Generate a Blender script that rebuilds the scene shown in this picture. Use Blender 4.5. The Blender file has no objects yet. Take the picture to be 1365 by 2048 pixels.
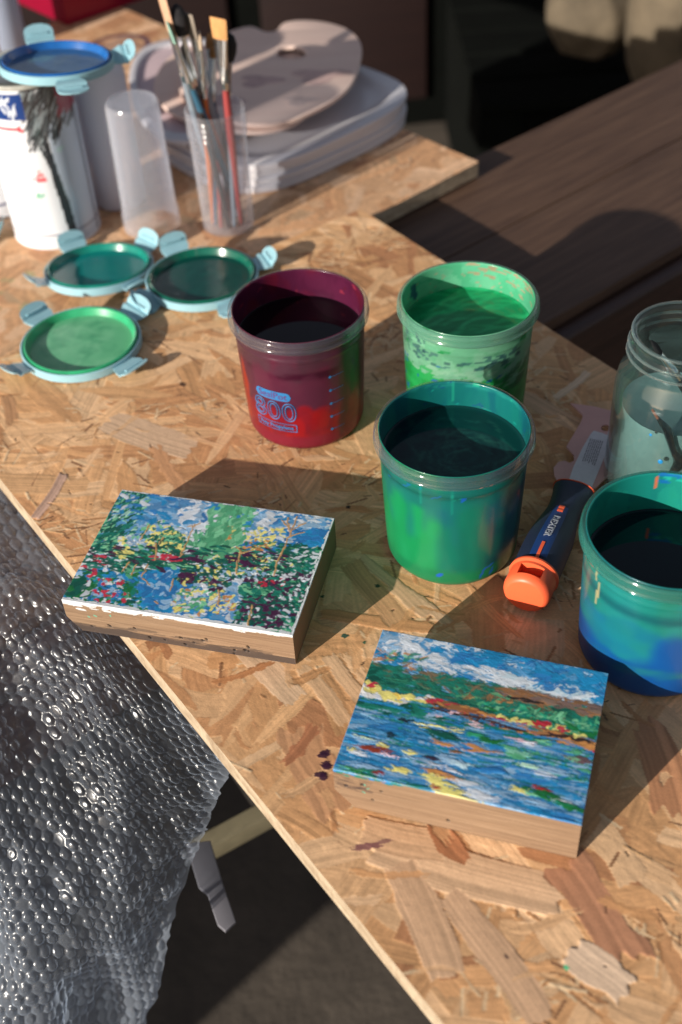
import bpy, bmesh, math, random
import numpy as np
from mathutils import Vector, Matrix
R = math.radians
SC = bpy.context.scene
C = SC.collection
# ------------------------------------------------------------------ camera
FPX, PITCH, ROLL, CAMH = 2426.8, R(43.079), R(-3.676), 0.67973
fw = Vector((0, math.cos(PITCH), -math.sin(PITCH)))
rt0 = Vector((1, 0, 0)); up0 = rt0.cross(fw)
rt = math.cos(ROLL)*rt0 + math.sin(ROLL)*up0
up = -math.sin(ROLL)*rt0 + math.cos(ROLL)*up0
CAM = Vector((0, 0, CAMH))
def at(u, v, z=0.0):
    """photo pixel (1365x2048) -> world point on the horizontal plane z"""
    d = fw + (u-682.5)/FPX*rt - (v-1024)/FPX*up
    return CAM + d*((z-CAMH)/d.z)
cd = bpy.data.cameras.new('camera'); cam = bpy.data.objects.new('camera', cd); C.objects.link(cam)
m = Matrix((rt, up, -fw)).transposed().to_4x4(); m.translation = CAM
cam.matrix_world = m
cd.sensor_fit = 'VERTICAL'; cd.sensor_height = 36.0; cd.lens = FPX/2048*36
cd.clip_start = 0.01; cd.clip_end = 200
cd.dof.use_dof = True; cd.dof.focus_distance = (at(640, 1180, .03)-CAM).dot(fw); cd.dof.aperture_fstop = 4.5
SC.camera = cam
# ------------------------------------------------------------------ light
SUN_AZ, SUN_EL = 42.0, 17.3          # azimuth the light travels towards (from +x to +y), elevation
w = bpy.data.worlds.new('World'); SC.world = w; w.use_nodes = True
nt = w.node_tree; bg = nt.nodes['Background']
sky = nt.nodes.new('ShaderNodeTexSky'); sky.sky_type = 'NISHITA'; sky.sun_disc = False
sky.sun_elevation = R(SUN_EL); sky.sun_rotation = R(90-(SUN_AZ+180)); sky.air_density = 1.0
wt = nt.nodes.new('ShaderNodeHueSaturation'); wt.inputs['Saturation'].default_value = .62
wm = nt.nodes.new('ShaderNodeMix'); wm.data_type = 'RGBA'; wm.blend_type = 'MULTIPLY'; wm.inputs[0].default_value = 1; wm.inputs[7].default_value = (1.05, .98, .97, 1)
nt.links.new(sky.outputs[0], wt.inputs['Color']); nt.links.new(wt.outputs[0], wm.inputs[6]); nt.links.new(wm.outputs[2], bg.inputs[0]); bg.inputs[1].default_value = 0.074
sl = bpy.data.lights.new('sun', 'SUN'); sun = bpy.data.objects.new('sun', sl); C.objects.link(sun)
sl.energy = 5.0; sl.angle = R(0.55); sl.color = (1.0, 0.93, 0.83)
d = Vector((math.cos(R(SUN_AZ))*math.cos(R(SUN_EL)), math.sin(R(SUN_AZ))*math.cos(R(SUN_EL)), -math.sin(R(SUN_EL))))
sun.rotation_euler = d.to_track_quat('-Z', 'Y').to_euler(); sun.location = (-2, -1, 2)
vs = SC.view_settings; vs.view_transform = 'Standard'; vs.look = 'None'; vs.gamma = 1.0; vs.use_curve_mapping = False
vs.exposure = 0.42
cy = SC.cycles; cy.use_denoising = True; cy.max_bounces = 10; cy.transparent_max_bounces = 16
cy.transmission_bounces = 8; cy.caustics_reflective = False; cy.caustics_refractive = False
cy.sample_clamp_indirect = 4.0
random.seed(7); rng = np.random.default_rng(11)
# ------------------------------------------------------------------ helpers
def tag(o, label=None, cat=None, group=None, kind=None):
    if label: o['label'] = label
    if cat: o['category'] = cat
    if group: o['group'] = group
    if kind: o['kind'] = kind
    return o
def thing(name, label, cat, loc=(0, 0, 0), rz=0.0, group=None):
    o = bpy.data.objects.new(name, None); C.objects.link(o); o.empty_display_size = .02
    o.location = loc; o.rotation_euler = (0, 0, rz)
    return tag(o, label, cat, group)
def link(name, me, mats=None, parent=None):
    o = bpy.data.objects.new(name, me); C.objects.link(o)
    if mats:
        for k in (mats if isinstance(mats, (list, tuple)) else [mats]): me.materials.append(k)
    if parent: o.parent = parent
    return o
def smooth(me, ang=None):
    me.polygons.foreach_set('use_smooth', np.ones(len(me.polygons), bool))
    if ang: me.set_sharp_from_angle(angle=R(ang))
    return me
def from_bm(bm, name='m', sm=True, ang=35):
    bmesh.ops.recalc_face_normals(bm, faces=bm.faces)
    me = bpy.data.meshes.new(name); bm.to_mesh(me); bm.free()
    if sm: smooth(me, ang)
    return me
def mesh_np(V, F, cols=None, sm=True, name='m'):
    me = bpy.data.meshes.new(name)
    V = np.asarray(V, np.float32); F = np.asarray(F, np.int32); n = len(F); k = F.shape[1]
    me.vertices.add(len(V)); me.vertices.foreach_set('co', V.ravel())
    me.loops.add(n*k); me.loops.foreach_set('vertex_index', F.ravel())
    me.polygons.add(n); me.polygons.foreach_set('loop_start', np.arange(0, n*k, k, dtype=np.int32))
    me.polygons.foreach_set('loop_total', np.full(n, k, np.int32))
    me.update(calc_edges=True); me.validate()
    if cols is not None:
        a = me.color_attributes.new('Col', 'FLOAT_COLOR', 'POINT')
        c4 = np.ones((len(V), 4), np.float32); c4[:, :3] = np.asarray(cols)[:, :3]
        a.data.foreach_set('color', c4.ravel())
    if sm: smooth(me)
    return me
def grid_faces(ny, nx, wrap=False):
    j, i = np.mgrid[0:ny-1, 0:(nx if wrap else nx-1)]
    i2 = (i+1) % nx
    return np.stack([j*nx+i, j*nx+i2, (j+1)*nx+i2, (j+1)*nx+i], -1).reshape(-1, 4)
def lathe(prof, n=64, cap=True):
    """prof: list of (r, z); closed surface of revolution"""
    bm = bmesh.new(); rings = []
    for r, z in prof:
        if r < 1e-6: rings.append([bm.verts.new((0, 0, z))])
        else: rings.append([bm.verts.new((r*math.cos(2*math.pi*k/n), r*math.sin(2*math.pi*k/n), z)) for k in range(n)])
    for a, b in zip(rings, rings[1:]):
        if len(a) == 1 and len(b) == 1: continue
        for k in range(n):
            k2 = (k+1) % n
            if len(a) == 1: bm.faces.new((a[0], b[k2], b[k]))
            elif len(b) == 1: bm.faces.new((a[k], a[k2], b[0]))
            else: bm.faces.new((a[k], a[k2], b[k2], b[k]))
    return bm
def ring_solid(prof, n=64):
    """closed ring: profile loop"""
    return lathe(list(prof)+[prof[0]], n)
def ring_mesh(prof, n=96):
    bm = ring_solid(prof, n); bmesh.ops.remove_doubles(bm, verts=bm.verts, dist=1e-6); return from_bm(bm)
def box(bm, x0, x1, y0, y1, z0, z1, mi=0):
    vs_ = [bm.verts.new(p) for p in ((x0,y0,z0),(x1,y0,z0),(x1,y1,z0),(x0,y1,z0),(x0,y0,z1),(x1,y0,z1),(x1,y1,z1),(x0,y1,z1))]
    for f in ((0,3,2,1),(4,5,6,7),(0,1,5,4),(1,2,6,5),(2,3,7,6),(3,0,4,7)):
        fc = bm.faces.new([vs_[k] for k in f]); fc.material_index = mi
    return vs_
def bevel(bm, wdt, seg=2):
    bmesh.ops.bevel(bm, geom=list(bm.edges), offset=wdt, segments=seg, affect='EDGES', profile=.6)
def catmull(P, n):
    """rows of control points P (k, d) -> n samples"""
    P = np.asarray(P, float); k = len(P)
    Q = np.vstack([2*P[0]-P[1], P, 2*P[-1]-P[-2]])
    t = np.linspace(0, k-1-1e-9, n); i = t.astype(int); f = (t-i)[:, None]
    a, b, c, d_ = Q[i], Q[i+1], Q[i+2], Q[i+3]
    return .5*((2*b)+(-a+c)*f+(2*a-5*b+4*c-d_)*f*f+(-a+3*b-3*c+d_)*f**3)
def closed_smooth(P, per=8):
    P = np.asarray(P, float); k = len(P); out = []
    for i in range(k):
        a, b, c, d_ = P[i-1], P[i], P[(i+1) % k], P[(i+2) % k]
        for s in range(per):
            f = s/per
            out.append(.5*((2*b)+(-a+c)*f+(2*a-5*b+4*c-d_)*f*f+(-a+3*b-3*c+d_)*f**3))
    return np.array(out)
def plate(outline, z0, z1, bev=0.0, holes=(), flat=False):
    """extruded filled outline (with holes) via a curve"""
    cu = bpy.data.curves.new('tmp', 'CURVE'); cu.dimensions = '2D'; cu.fill_mode = 'BOTH'
    for loop in [outline]+list(holes):
        s = cu.splines.new('POLY'); s.points.add(len(loop)-1); s.use_cyclic_u = True
        for p, q in zip(s.points, loop): p.co = (q[0], q[1], 0, 1)
    cu.extrude = max((z1-z0)/2-bev, 1e-5); cu.bevel_depth = bev; cu.bevel_resolution = 2
    o = bpy.data.objects.new('tmp', cu); C.objects.link(o)
    me = bpy.data.meshes.new_from_object(o.evaluated_get(bpy.context.evaluated_depsgraph_get()))
    bpy.data.objects.remove(o); bpy.data.curves.remove(cu)
    me.transform(Matrix.Translation((0, 0, (z0+z1)/2)))
    bm = bmesh.new(); bm.from_mesh(me); bmesh.ops.remove_doubles(bm, verts=bm.verts, dist=1e-6)
    me = from_bm(bm, ang=30)
    me.materials.clear()
    return me
def text_mesh(s, size, outline=0.0, ext=0.0, bold=0.0, spacing=1.0):
    cu = bpy.data.curves.new('tmp', 'FONT'); cu.body = s; cu.size = size; cu.align_x = 'CENTER'; cu.align_y = 'CENTER'
    cu.space_character = spacing; cu.resolution_u = 6
    if outline > 0: cu.fill_mode = 'NONE'; cu.bevel_depth = outline; cu.bevel_resolution = 0
    else: cu.extrude = ext; cu.offset = bold
    o = bpy.data.objects.new('tmp', cu); C.objects.link(o)
    me = bpy.data.meshes.new_from_object(o.evaluated_get(bpy.context.evaluated_depsgraph_get()))
    bpy.data.objects.remove(o); bpy.data.curves.remove(cu); me.materials.clear()
    return me
def join_np(meshes):
    V = []; F = []; off = 0
    for me in meshes:
        V += [tuple(v.co) for v in me.vertices]; F += [tuple(i+off for i in p.vertices) for p in me.polygons]; off += len(me.vertices)
    out = bpy.data.meshes.new('m'); out.from_pydata(V, [], F); out.update(); return out
# ---- numpy noise
def vnoise(shape, cells, seed=None):
    r = rng if seed is None else np.random.default_rng(seed)
    cy_, cx_ = max(1, int(cells[0])), max(1, int(cells[1]))
    g = r.random((cy_+2, cx_+2))
    y = np.linspace(0, cy_, shape[0], endpoint=False); x = np.linspace(0, cx_, shape[1], endpoint=False)
    yi = y.astype(int); xi = x.astype(int); fy = (y-yi)[:, None]; fx = (x-xi)[None]
    fy = fy*fy*(3-2*fy); fx = fx*fx*(3-2*fx)
    a = g[yi][:, xi]; b = g[yi][:, xi+1]; c = g[yi+1][:, xi]; e = g[yi+1][:, xi+1]
    return (a*(1-fx)+b*fx)*(1-fy)+(c*(1-fx)+e*fx)*fy
def n1(x, seed):
    """1-D value noise of array x, 0..1"""
    i = np.floor(x).astype(np.int64); f = x-i; f = f*f*(3-2*f)
    h = lambda k: (np.abs(np.sin((k+seed*17.3)*12.9898)*43758.5453) % 1.0)
    return h(i)*(1-f)+h(i+1)*f
def lin(*c):
    return tuple((x/255/12.92 if x/255 <= .04045 else ((x/255+.055)/1.055)**2.4) for x in c)
class Canvas:
    """colour + height raster in metres, later a mesh"""
    def __init__(s, w_, h_, step, base):
        s.w, s.h, s.st = w_, h_, step
        s.nx = int(round(w_/step))+1; s.ny = int(round(h_/step))+1
        s.col = np.ones((s.ny, s.nx, 3))*np.array(base); s.z = np.zeros((s.ny, s.nx))
    def dab(s, x, y, L, W, ang, col, alpha=1.0, hgt=0.0, tilt=0.0, grain=0.12, gfreq=900., jag=.2, rag=.12, taper=.0, zmode='add', bristle=0.0, wave=0.0):
        r = .5*math.hypot(L*1.3, W*1.3)
        i0 = max(0, int((x-r)/s.st)); i1 = min(s.nx, int((x+r)/s.st)+2)
        j0 = max(0, int((y-r)/s.st)); j1 = min(s.ny, int((y+r)/s.st)+2)
        if i0 >= i1 or j0 >= j1: return
        X = (np.arange(i0, i1)*s.st-x)[None]; Y = (np.arange(j0, j1)*s.st-y)[:, None]
        ca, sa = math.cos(ang), math.sin(ang)
        S = X*ca+Y*sa; T = -X*sa+Y*ca
        sd = random.random()*1000
        if wave: T = T+wave*np.sin(S/L*5+sd)
        hw = W/2*(1-rag+2*rag*n1(S/(W*.5+1e-9)+31, sd))
        if taper: hw = hw*np.clip(1-taper*np.abs(S/(L/2))**2.2, 0, 1)
        hl = L/2*(1-jag*n1(T/(W*.13)+57, sd+3))
        mk = (np.abs(T) < hw) & (np.abs(S) < hl)
        if bristle:
            mk &= n1(T/(W*.1)+7, sd+9)*.6+n1(S/(L*.12)+3, sd+4)*.4 > bristle
        if not mk.any(): return
        g = (n1(T*gfreq+S*gfreq*.02+77, sd+5)-.5)+.6*(n1(T*gfreq*.28+n1(S*gfreq*.03, sd)*2+7, sd+6)-.5)
        c = np.array(col)[None, None, :]*(1+grain*2*g[..., None])
        sub = s.col[j0:j1, i0:i1]; sub[mk] = (sub*(1-alpha)+c*alpha)[mk]
        zz = s.z[j0:j1, i0:i1]
        h = hgt+tilt*(S/L)+.00004*g*(grain > .05)
        if zmode == 'add': zz[mk] = (zz*.6+h)[mk]
        else: zz[mk] = np.broadcast_to(h, mk.shape)[mk]
def blur(c, k=2):
    for _ in range(k):
        for ax in (0, 1):
            c.col = (np.roll(c.col, 1, ax)+2*c.col+np.roll(c.col, -1, ax))/4
    return c
# ---- materials
def mat(name, col=(.5, .5, .5), rough=.5, spec=.5, metal=0, attr=False, trans=0.0, ior=1.45, alpha=1.0, coat=0.0, transluc=0.0, noise=0.0, nscale=60., bump=0.0, bscale=200., stretch=(1, 1, 1), col2=None, coords='Object', coatr=.1):
    mt = bpy.data.materials.new(name); mt.use_nodes = True; t = mt.node_tree; N = t.nodes; Lk = t.links
    p = N['Principled BSDF']; out = N['Material Output']
    p.inputs['Base Color'].default_value = (*col, 1); p.inputs['Roughness'].default_value = rough
    p.inputs['Specular IOR Level'].default_value = spec; p.inputs['Metallic'].default_value = metal
    p.inputs['Transmission Weight'].default_value = trans; p.inputs['IOR'].default_value = ior
    p.inputs['Alpha'].default_value = alpha; p.inputs['Coat Weight'].default_value = coat; p.inputs['Coat Roughness'].default_value = coatr
    csock = None
    if attr:
        a = N.new('ShaderNodeAttribute'); a.attribute_name = 'Col'; csock = a.outputs['Color']
    tc = N.new('ShaderNodeTexCoord'); mp = N.new('ShaderNodeMapping'); mp.inputs['Scale'].default_value = stretch
    Lk.new(tc.outputs[coords], mp.inputs[0])
    if noise or col2:
        nz = N.new('ShaderNodeTexNoise'); nz.inputs['Scale'].default_value = nscale; nz.inputs['Detail'].default_value = 8
        nz.inputs['Roughness'].default_value = .65
        Lk.new(mp.outputs[0], nz.inputs['Vector'])
        cr = N.new('ShaderNodeMapRange'); cr.inputs[1].default_value = .3; cr.inputs[2].default_value = .7
        Lk.new(nz.outputs['Fac'], cr.inputs[0])
        mx = N.new('ShaderNodeMix'); mx.data_type = 'RGBA'
        if csock is None:
            mx.inputs[6].default_value = (*(x*(1-noise) for x in col), 1); mx.inputs[7].default_value = (*(col2 or tuple(x*(1+noise) for x in col)), 1)
            Lk.new(cr.outputs[0], mx.inputs[0]); csock = mx.outputs[2]
        else:
            cr.inputs[3].default_value = 1-noise; cr.inputs[4].default_value = 1+noise
            mx = N.new('ShaderNodeVectorMath'); mx.operation = 'SCALE'; Lk.new(csock, mx.inputs[0]); Lk.new(cr.outputs[0], mx.inputs['Scale'])
            csock = mx.outputs[0]
    if csock: Lk.new(csock, p.inputs['Base Color'])
    if bump:
        nb = N.new('ShaderNodeTexNoise'); nb.inputs['Scale'].default_value = bscale; nb.inputs['Detail'].default_value = 6
        Lk.new(mp.outputs[0], nb.inputs['Vector'])
        b = N.new('ShaderNodeBump'); b.inputs['Strength'].default_value = 1; b.inputs['Distance'].default_value = bump
        Lk.new(nb.outputs['Fac'], b.inputs['Height']); Lk.new(b.outputs[0], p.inputs['Normal'])
    if transluc:
        tr = N.new('ShaderNodeBsdfTranslucent'); ms = N.new('ShaderNodeMixShader'); ms.inputs[0].default_value = transluc
        if csock: Lk.new(csock, tr.inputs[0])
        else: tr.inputs[0].default_value = (*col, 1)
        Lk.new(p.outputs[0], ms.inputs[1]); Lk.new(tr.outputs[0], ms.inputs[2]); Lk.new(ms.outputs[0], out.inputs[0])
    return mt
def thin_plastic(name, col, milk, tint=(.97, .98, 1), edge=.45, rough=.12, spec=.35, back=.45):
    """clear thin plastic or glass: transparent, a milky share that grows at grazing angles, and a gloss"""
    mt = bpy.data.materials.new(name); mt.use_nodes = True; t = mt.node_tree; N = t.nodes; Lk = t.links
    for n in list(N): N.remove(n)
    out = N.new('ShaderNodeOutputMaterial'); tr = N.new('ShaderNodeBsdfTransparent'); tr.inputs[0].default_value = (*tint, 1)
    df = N.new('ShaderNodeBsdfDiffuse'); df.inputs[0].default_value = (*col, 1); tl = N.new('ShaderNodeBsdfTranslucent'); tl.inputs[0].default_value = (*col, 1)
    m1 = N.new('ShaderNodeMixShader'); m1.inputs[0].default_value = back; Lk.new(df.outputs[0], m1.inputs[1]); Lk.new(tl.outputs[0], m1.inputs[2])
    lw = N.new('ShaderNodeLayerWeight'); lw.inputs[0].default_value = .35
    mr = N.new('ShaderNodeMapRange'); mr.inputs[3].default_value = milk; mr.inputs[4].default_value = min(1, milk+edge); Lk.new(lw.outputs['Facing'], mr.inputs[0])
    m2 = N.new('ShaderNodeMixShader'); Lk.new(mr.outputs[0], m2.inputs[0]); Lk.new(tr.outputs[0], m2.inputs[1]); Lk.new(m1.outputs[0], m2.inputs[2])
    gl = N.new('ShaderNodeBsdfGlossy'); gl.inputs['Roughness'].default_value = rough; gl.inputs[0].default_value = (1, 1, 1, 1)
    l2 = N.new('ShaderNodeLayerWeight'); l2.inputs[0].default_value = .5
    fr = N.new('ShaderNodeMath'); fr.operation = 'POWER'; fr.inputs[1].default_value = 4; Lk.new(l2.outputs['Facing'], fr.inputs[0])
    mu = N.new('ShaderNodeMath'); mu.operation = 'MULTIPLY_ADD'; mu.inputs[1].default_value = spec; mu.inputs[2].default_value = .035; mu.use_clamp = True; Lk.new(fr.outputs[0], mu.inputs[0])
    m3 = N.new('ShaderNodeMixShader'); Lk.new(mu.outputs[0], m3.inputs[0]); Lk.new(m2.outputs[0], m3.inputs[1]); Lk.new(gl.outputs[0], m3.inputs[2])
    Lk.new(m3.outputs[0], out.inputs[0]); return mt
def solid_canvas_board(cv, depth, edge_fn=None):
    """top raster + sides + bottom as one mesh; local x right, y up"""
    ny, nx = cv.ny, cv.nx
    x = np.linspace(0, cv.w, nx); y = np.linspace(0, cv.h, ny)
    Y, X = np.meshgrid(y, x, indexing='ij')
    z = cv.z.copy()
    V = np.stack([X, Y, z], -1).reshape(-1, 3); F = grid_faces(ny, nx); col = cv.col.reshape(-1, 3)
    idx = np.arange(ny*nx).reshape(ny, nx)
    bd = np.concatenate([idx[0, :-1], idx[:-1, -1], idx[-1, :0:-1], idx[:0:-1, 0]])
    nb = len(bd); K = 6
    Vs = [V]; Cs = [col]; Fs = [F]; off = len(V)
    rings = []
    ctr = np.array([cv.w/2, cv.h/2, 0])
    for k in range(K):
        P = V[bd].copy(); P[:, 2] = -depth*k/(K-1) if k else V[bd][:, 2]
        t = np.arange(nb)*cv.st
        lay = n1(t*60+k*13, 3+k)*.6+n1(t*400+k*5, 9+k)*.4
        base = np.array(EDGE_A)*(1-lay[:, None])+np.array(EDGE_B)*lay[:, None]
        dirs = (P-ctr); dirs[:, 2] = 0; dirs /= np.linalg.norm(dirs, axis=1)[:, None]
        if 0 < k < K-1: P += dirs*((lay-.6)*.0012)[:, None]
        Vs.append(P); Cs.append(base); rings.append(np.arange(off, off+nb)); off += nb
    for a, b in zip(rings, rings[1:]):
        Fs.append(np.stack([a, b, np.roll(b, -1), np.roll(a, -1)], -1))
    V = np.vstack(Vs); col = np.vstack(Cs); F = np.vstack(Fs)
    # bottom: quad from 4 corners
    r = rings[-1]; c4 = [r[0], r[nx-1], r[nx-1+ny-1], r[2*(nx-1)+ny-1]]
    F = np.vstack([F, [[c4[3], c4[2], c4[1], c4[0]]]])
    return mesh_np(V, F, col)
EDGE_A = (.54, .44, .31); EDGE_B = (.27, .19, .12)
PINE = [(.66,.44,.25), (.60,.38,.20), (.55,.33,.165), (.70,.50,.31), (.50,.28,.13), (.62,.41,.23), (.44,.22,.10), (.57,.32,.15), (.68,.47,.28)]
def osb(w_, h_, step, n, seed, sizes=(.03, .13), tone=(1, 1, 1), splinters=1200):
    random.seed(seed)
    cv = Canvas(w_, h_, step, (.5*tone[0], .31*tone[1], .16*tone[2]))
    t = np.array(tone)
    for i in range(n):
        L = random.uniform(*sizes)*random.uniform(.6, 1.1); W = random.uniform(.012, .045)*(1 if i < n*.8 else .6)
        a = random.gauss(.5, 1.0)
        c = (np.array(random.choice(PINE))*.66+np.array((.60,.39,.215))*.34)*t*random.uniform(.9, 1.08)*np.array((1.12,1.02,.95))
        if random.random() < .035: c = np.array((.44, .21, .10))*t
        cv.dab(random.uniform(-.02, w_+.02), random.uniform(-.02, h_+.02), L, W, a, c, 1, hgt=random.uniform(-.00014, .00024),
               tilt=random.uniform(-.0003, .0003), grain=random.uniform(.09, .22), gfreq=random.uniform(700, 1500), jag=random.uniform(.03, .3), rag=random.uniform(.03, .2), taper=random.choice([0, 0, .4, .9]), wave=random.choice([0, .0015, .003]))
    for i in range(splinters):
        if random.random() < .75:
            k = i//26; random.seed(seed*999+k); gx, gy, ga = random.uniform(0, w_), random.uniform(0, h_), random.uniform(0, 3); random.seed(seed*77+i)
            x, y, a = random.gauss(gx, .011), random.gauss(gy, .011), random.gauss(ga, .6)
        else: x, y, a = random.uniform(0, w_), random.uniform(0, h_), random.uniform(0, 3.1)
        c = np.array(random.choice([(.70,.50,.30), (.60,.36,.18), (.40,.20,.09), (.28,.14,.07), (.66,.45,.26)]))*t
        cv.dab(x, y, random.uniform(.004, .024), random.uniform(.0009, .0024), a, c, 1, hgt=random.uniform(-.0001, .0004), tilt=random.uniform(-.0003, .0003), grain=.05, jag=.1)
    cv.col *= (.93+.14*vnoise(cv.col.shape[:2], (h_/.006, w_/.006)))[..., None]*(.9+.2*vnoise(cv.col.shape[:2], (h_/.1, w_/.1)))[..., None]
    return cv
def finish_board(cv, name, depth, origin, az, label, cat, m_, flat=.002):
    cv.z += (vnoise(cv.z.shape, (cv.h/.004, cv.w/.004))-.5)*.00016
    cv.z -= .0006
    o = link(name, solid_canvas_board(cv, depth), m_)
    o.location = origin; o.rotation_euler = (0, 0, az)
    return tag(o, label, cat)
# ------------------------------------------------------------------ setting
M_floor = mat('floor_mat', (.075, .06, .046), .85, noise=.35, nscale=7, bump=.002, bscale=60)
me = bpy.data.meshes.new('m'); s_ = 30; me.from_pydata([(-s_, -s_, 0), (s_, -s_, 0), (s_, s_, 0), (-s_, s_, 0)], [], [(0, 1, 2, 3)])
o = link('ground', me, M_floor); o.location = (0, 0, -.78); tag(o, 'dusty grey brown floor, sunlit below the board', kind='structure'); 
# ------------------------------------------------------------------ osb boards
M_osb = mat('osb_mat', attr=True, rough=.62, spec=.3, noise=.10, nscale=500, bump=.00012, bscale=900)
AZ1 = R(-56.3)
ux = Vector((math.cos(AZ1), math.sin(AZ1), 0)); uy = Vector((-ux.y, ux.x, 0))   # ux: length towards viewer, uy: towards the right/back
c_back = at(721, 417)
e_left = at(0, 957)
wid = (c_back-e_left).dot(uy)
B_ORG = c_back - uy*wid
def loc1(u, v, z=0):
    p = at(u, v, z)-B_ORG; return p.dot(ux), p.dot(uy)
B1L = 1.25
cv = osb(B1L, wid, .0009, 2500, 5, sizes=(.05, .17), splinters=2200)
def hero(pts, W, col, hgt=.0006, jag=.12, rag=.10, grain=.20, gf=900, taper=.12, wave=.0012):
    hgt *= .7; col = tuple(a*.9+b*.1 for a, b in zip((col[0], col[1]*.93, col[2]*.95), (.57, .34, .18)))
    (x0, y0), (x1, y1) = [loc1(*p) for p in pts]
    cv.dab((x0+x1)/2, (y0+y1)/2, math.hypot(x1-x0, y1-y0), W, math.atan2(y1-y0, x1-x0), col, 1, hgt=hgt, zmode='set', grain=grain, gfreq=gf, jag=jag, rag=rag, taper=taper, wave=wave)
hero([(735, 1690), (1135, 1800)], .030, (.70, .49, .29), .0007)
hero([(720, 1655), (900, 1700)], .022, (.66, .44, .25), .0005)
hero([(1110, 1700), (1280, 1950)], .032, (.44, .22, .12), .0006, .4, .25, .28, 420)
hero([(1140, 1890), (1260, 1990)], .022, (.74, .58, .40), .0007, .3, .3)
hero([(1290, 1430), (1365, 1640)], .03, (.55, .27, .13), .0004, .3, .2, .25, 500)
hero([(600, 1440), (680, 1640)], .034, (.50, .28, .14), .0003, .3, .2, .25, 600, wave=.004)
hero([(560, 1540), (640, 1440)], .010, (.36, .15, .07), .0005, .4, .3)
hero([(860, 1640), (940, 1730)], .016, (.42, .18, .08), .0006, .3, .3, taper=.6)
hero([(640, 1228), (870, 1255)], .012, (.52, .28, .12), .0006)
hero([(640, 1350), (700, 1470)], .016, (.50, .29, .13), .0004)
hero([(600, 1330), (700, 1450)], .012, (.66, .45, .25), .0005)
hero([(650, 1310), (760, 1430)], .012, (.64, .44, .25), .0006)
hero([(720, 1110), (900, 1250)], .010, (.66, .46, .27), .0006)
hero([(780, 1170), (860, 1230)], .012, (.62, .42, .24), .0007)
hero([(700, 1120), (800, 1250)], .020, (.55, .33, .16), .0003)
hero([(70, 1040), (130, 945)], .009, (.52, .36, .27), .0007, .1, .05)
hero([(210, 840), (390, 900)], .032, (.63, .46, .29), .0003)
hero([(10, 790), (30, 850)], .012, (.48, .27, .13), .0004)
hero([(305, 890), (370, 980)], .012, (.56, .31, .15), .0004, .3, .3)
hero([(480, 1290), (600, 1400)], .02, (.68, .50, .31), .0004)
hero([(900, 1780), (1090, 2048)], .02, (.62, .42, .25), .0004)
hero([(800, 1720), (900, 1960)], .024, (.65, .44, .26), .0005)
hero([(1000, 770), (1180, 860)], .018, (.60, .40, .24), .0005)
hero([(1110, 800), (1180, 740)], .008, (.70, .55, .37), .0006)
random.seed(41)
for k in range(260):
    x, y = random.uniform(0, B1L), random.uniform(0, wid); c = np.array(random.choice(PINE))*np.array((1.10, 1.0, .94))*random.uniform(.9, 1.1)
    cv.dab(x, y, random.uniform(.012, .055), random.uniform(.002, .009), random.gauss(.5, 1.0), c, random.uniform(.5, 1), hgt=random.uniform(-.0002, .0003), tilt=random.uniform(-.0003, .0003), grain=.2, gfreq=1300, jag=.4, rag=.3, taper=random.choice([0, .6, .95]), wave=.002)
# spots of paint, knots and cracks on the board
def spot(u, v, r, col, al=.95, ang=0., k=1.6, n=1):
    for _ in range(n):
        x, y = loc1(u+random.uniform(-r, r)*300*(n > 1), v+random.uniform(-r, r)*200*(n > 1))
        cv.dab(x, y, 2*r*k, 2*r, ang, col, al, hgt=.0002, grain=0.03, jag=.45, rag=.3, taper=.8)
random.seed(3)
PUR = (.035, .008, .03)
for u, v in ((650, 1505), (652, 1528), (641, 1548), (646, 1510), (655, 1532), (648, 1552)): spot(u, v, .0028, PUR, ang=1.0)
spot(735, 1692, .0022, (.16, .05, .07), .85, R(60), 6); spot(770, 1682, .0015, (.16, .06, .08), .7, R(60), 4)
spot(366, 768, .0026, (.06, .03, .02), .9); spot(756, 1171, .0016, (.01, .045, .03)); spot(645, 1192, .0014, (.01, .07, .04)); spot(690, 1271, .0022, (.01, .07, .05), ang=1)
spot(729, 1284, .0012, (.01, .09, .05)); spot(697, 1013, .0016, (.01, .015, .02)); spot(1133, 1935, .0016, (.08, .45, .22)); spot(1013, 1912, .0012, (.1, .06, .05))
spot(405, 817, .0018, (.62, .3, .1), .9); spot(215, 548, .004, (.15, .3, .1), .3, n=3)
for _ in range(160):
    x, y = random.uniform(.05, B1L-.05), random.uniform(.03, wid-.02)
    cv.dab(x, y, random.uniform(.002, .009), random.uniform(.0007, .0018), random.uniform(0, 3), random.choice([(.10, .05, .03), (.16, .08, .05), (.07, .04, .025)]), .8, hgt=-.0003, grain=.02, jag=.3, taper=.6)
finish_board(cv, 'osb_board', .018, B_ORG, AZ1, 'orange tan chipboard sheet under the painted blocks, its left edge cut pale', 'board', M_osb)
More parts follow.
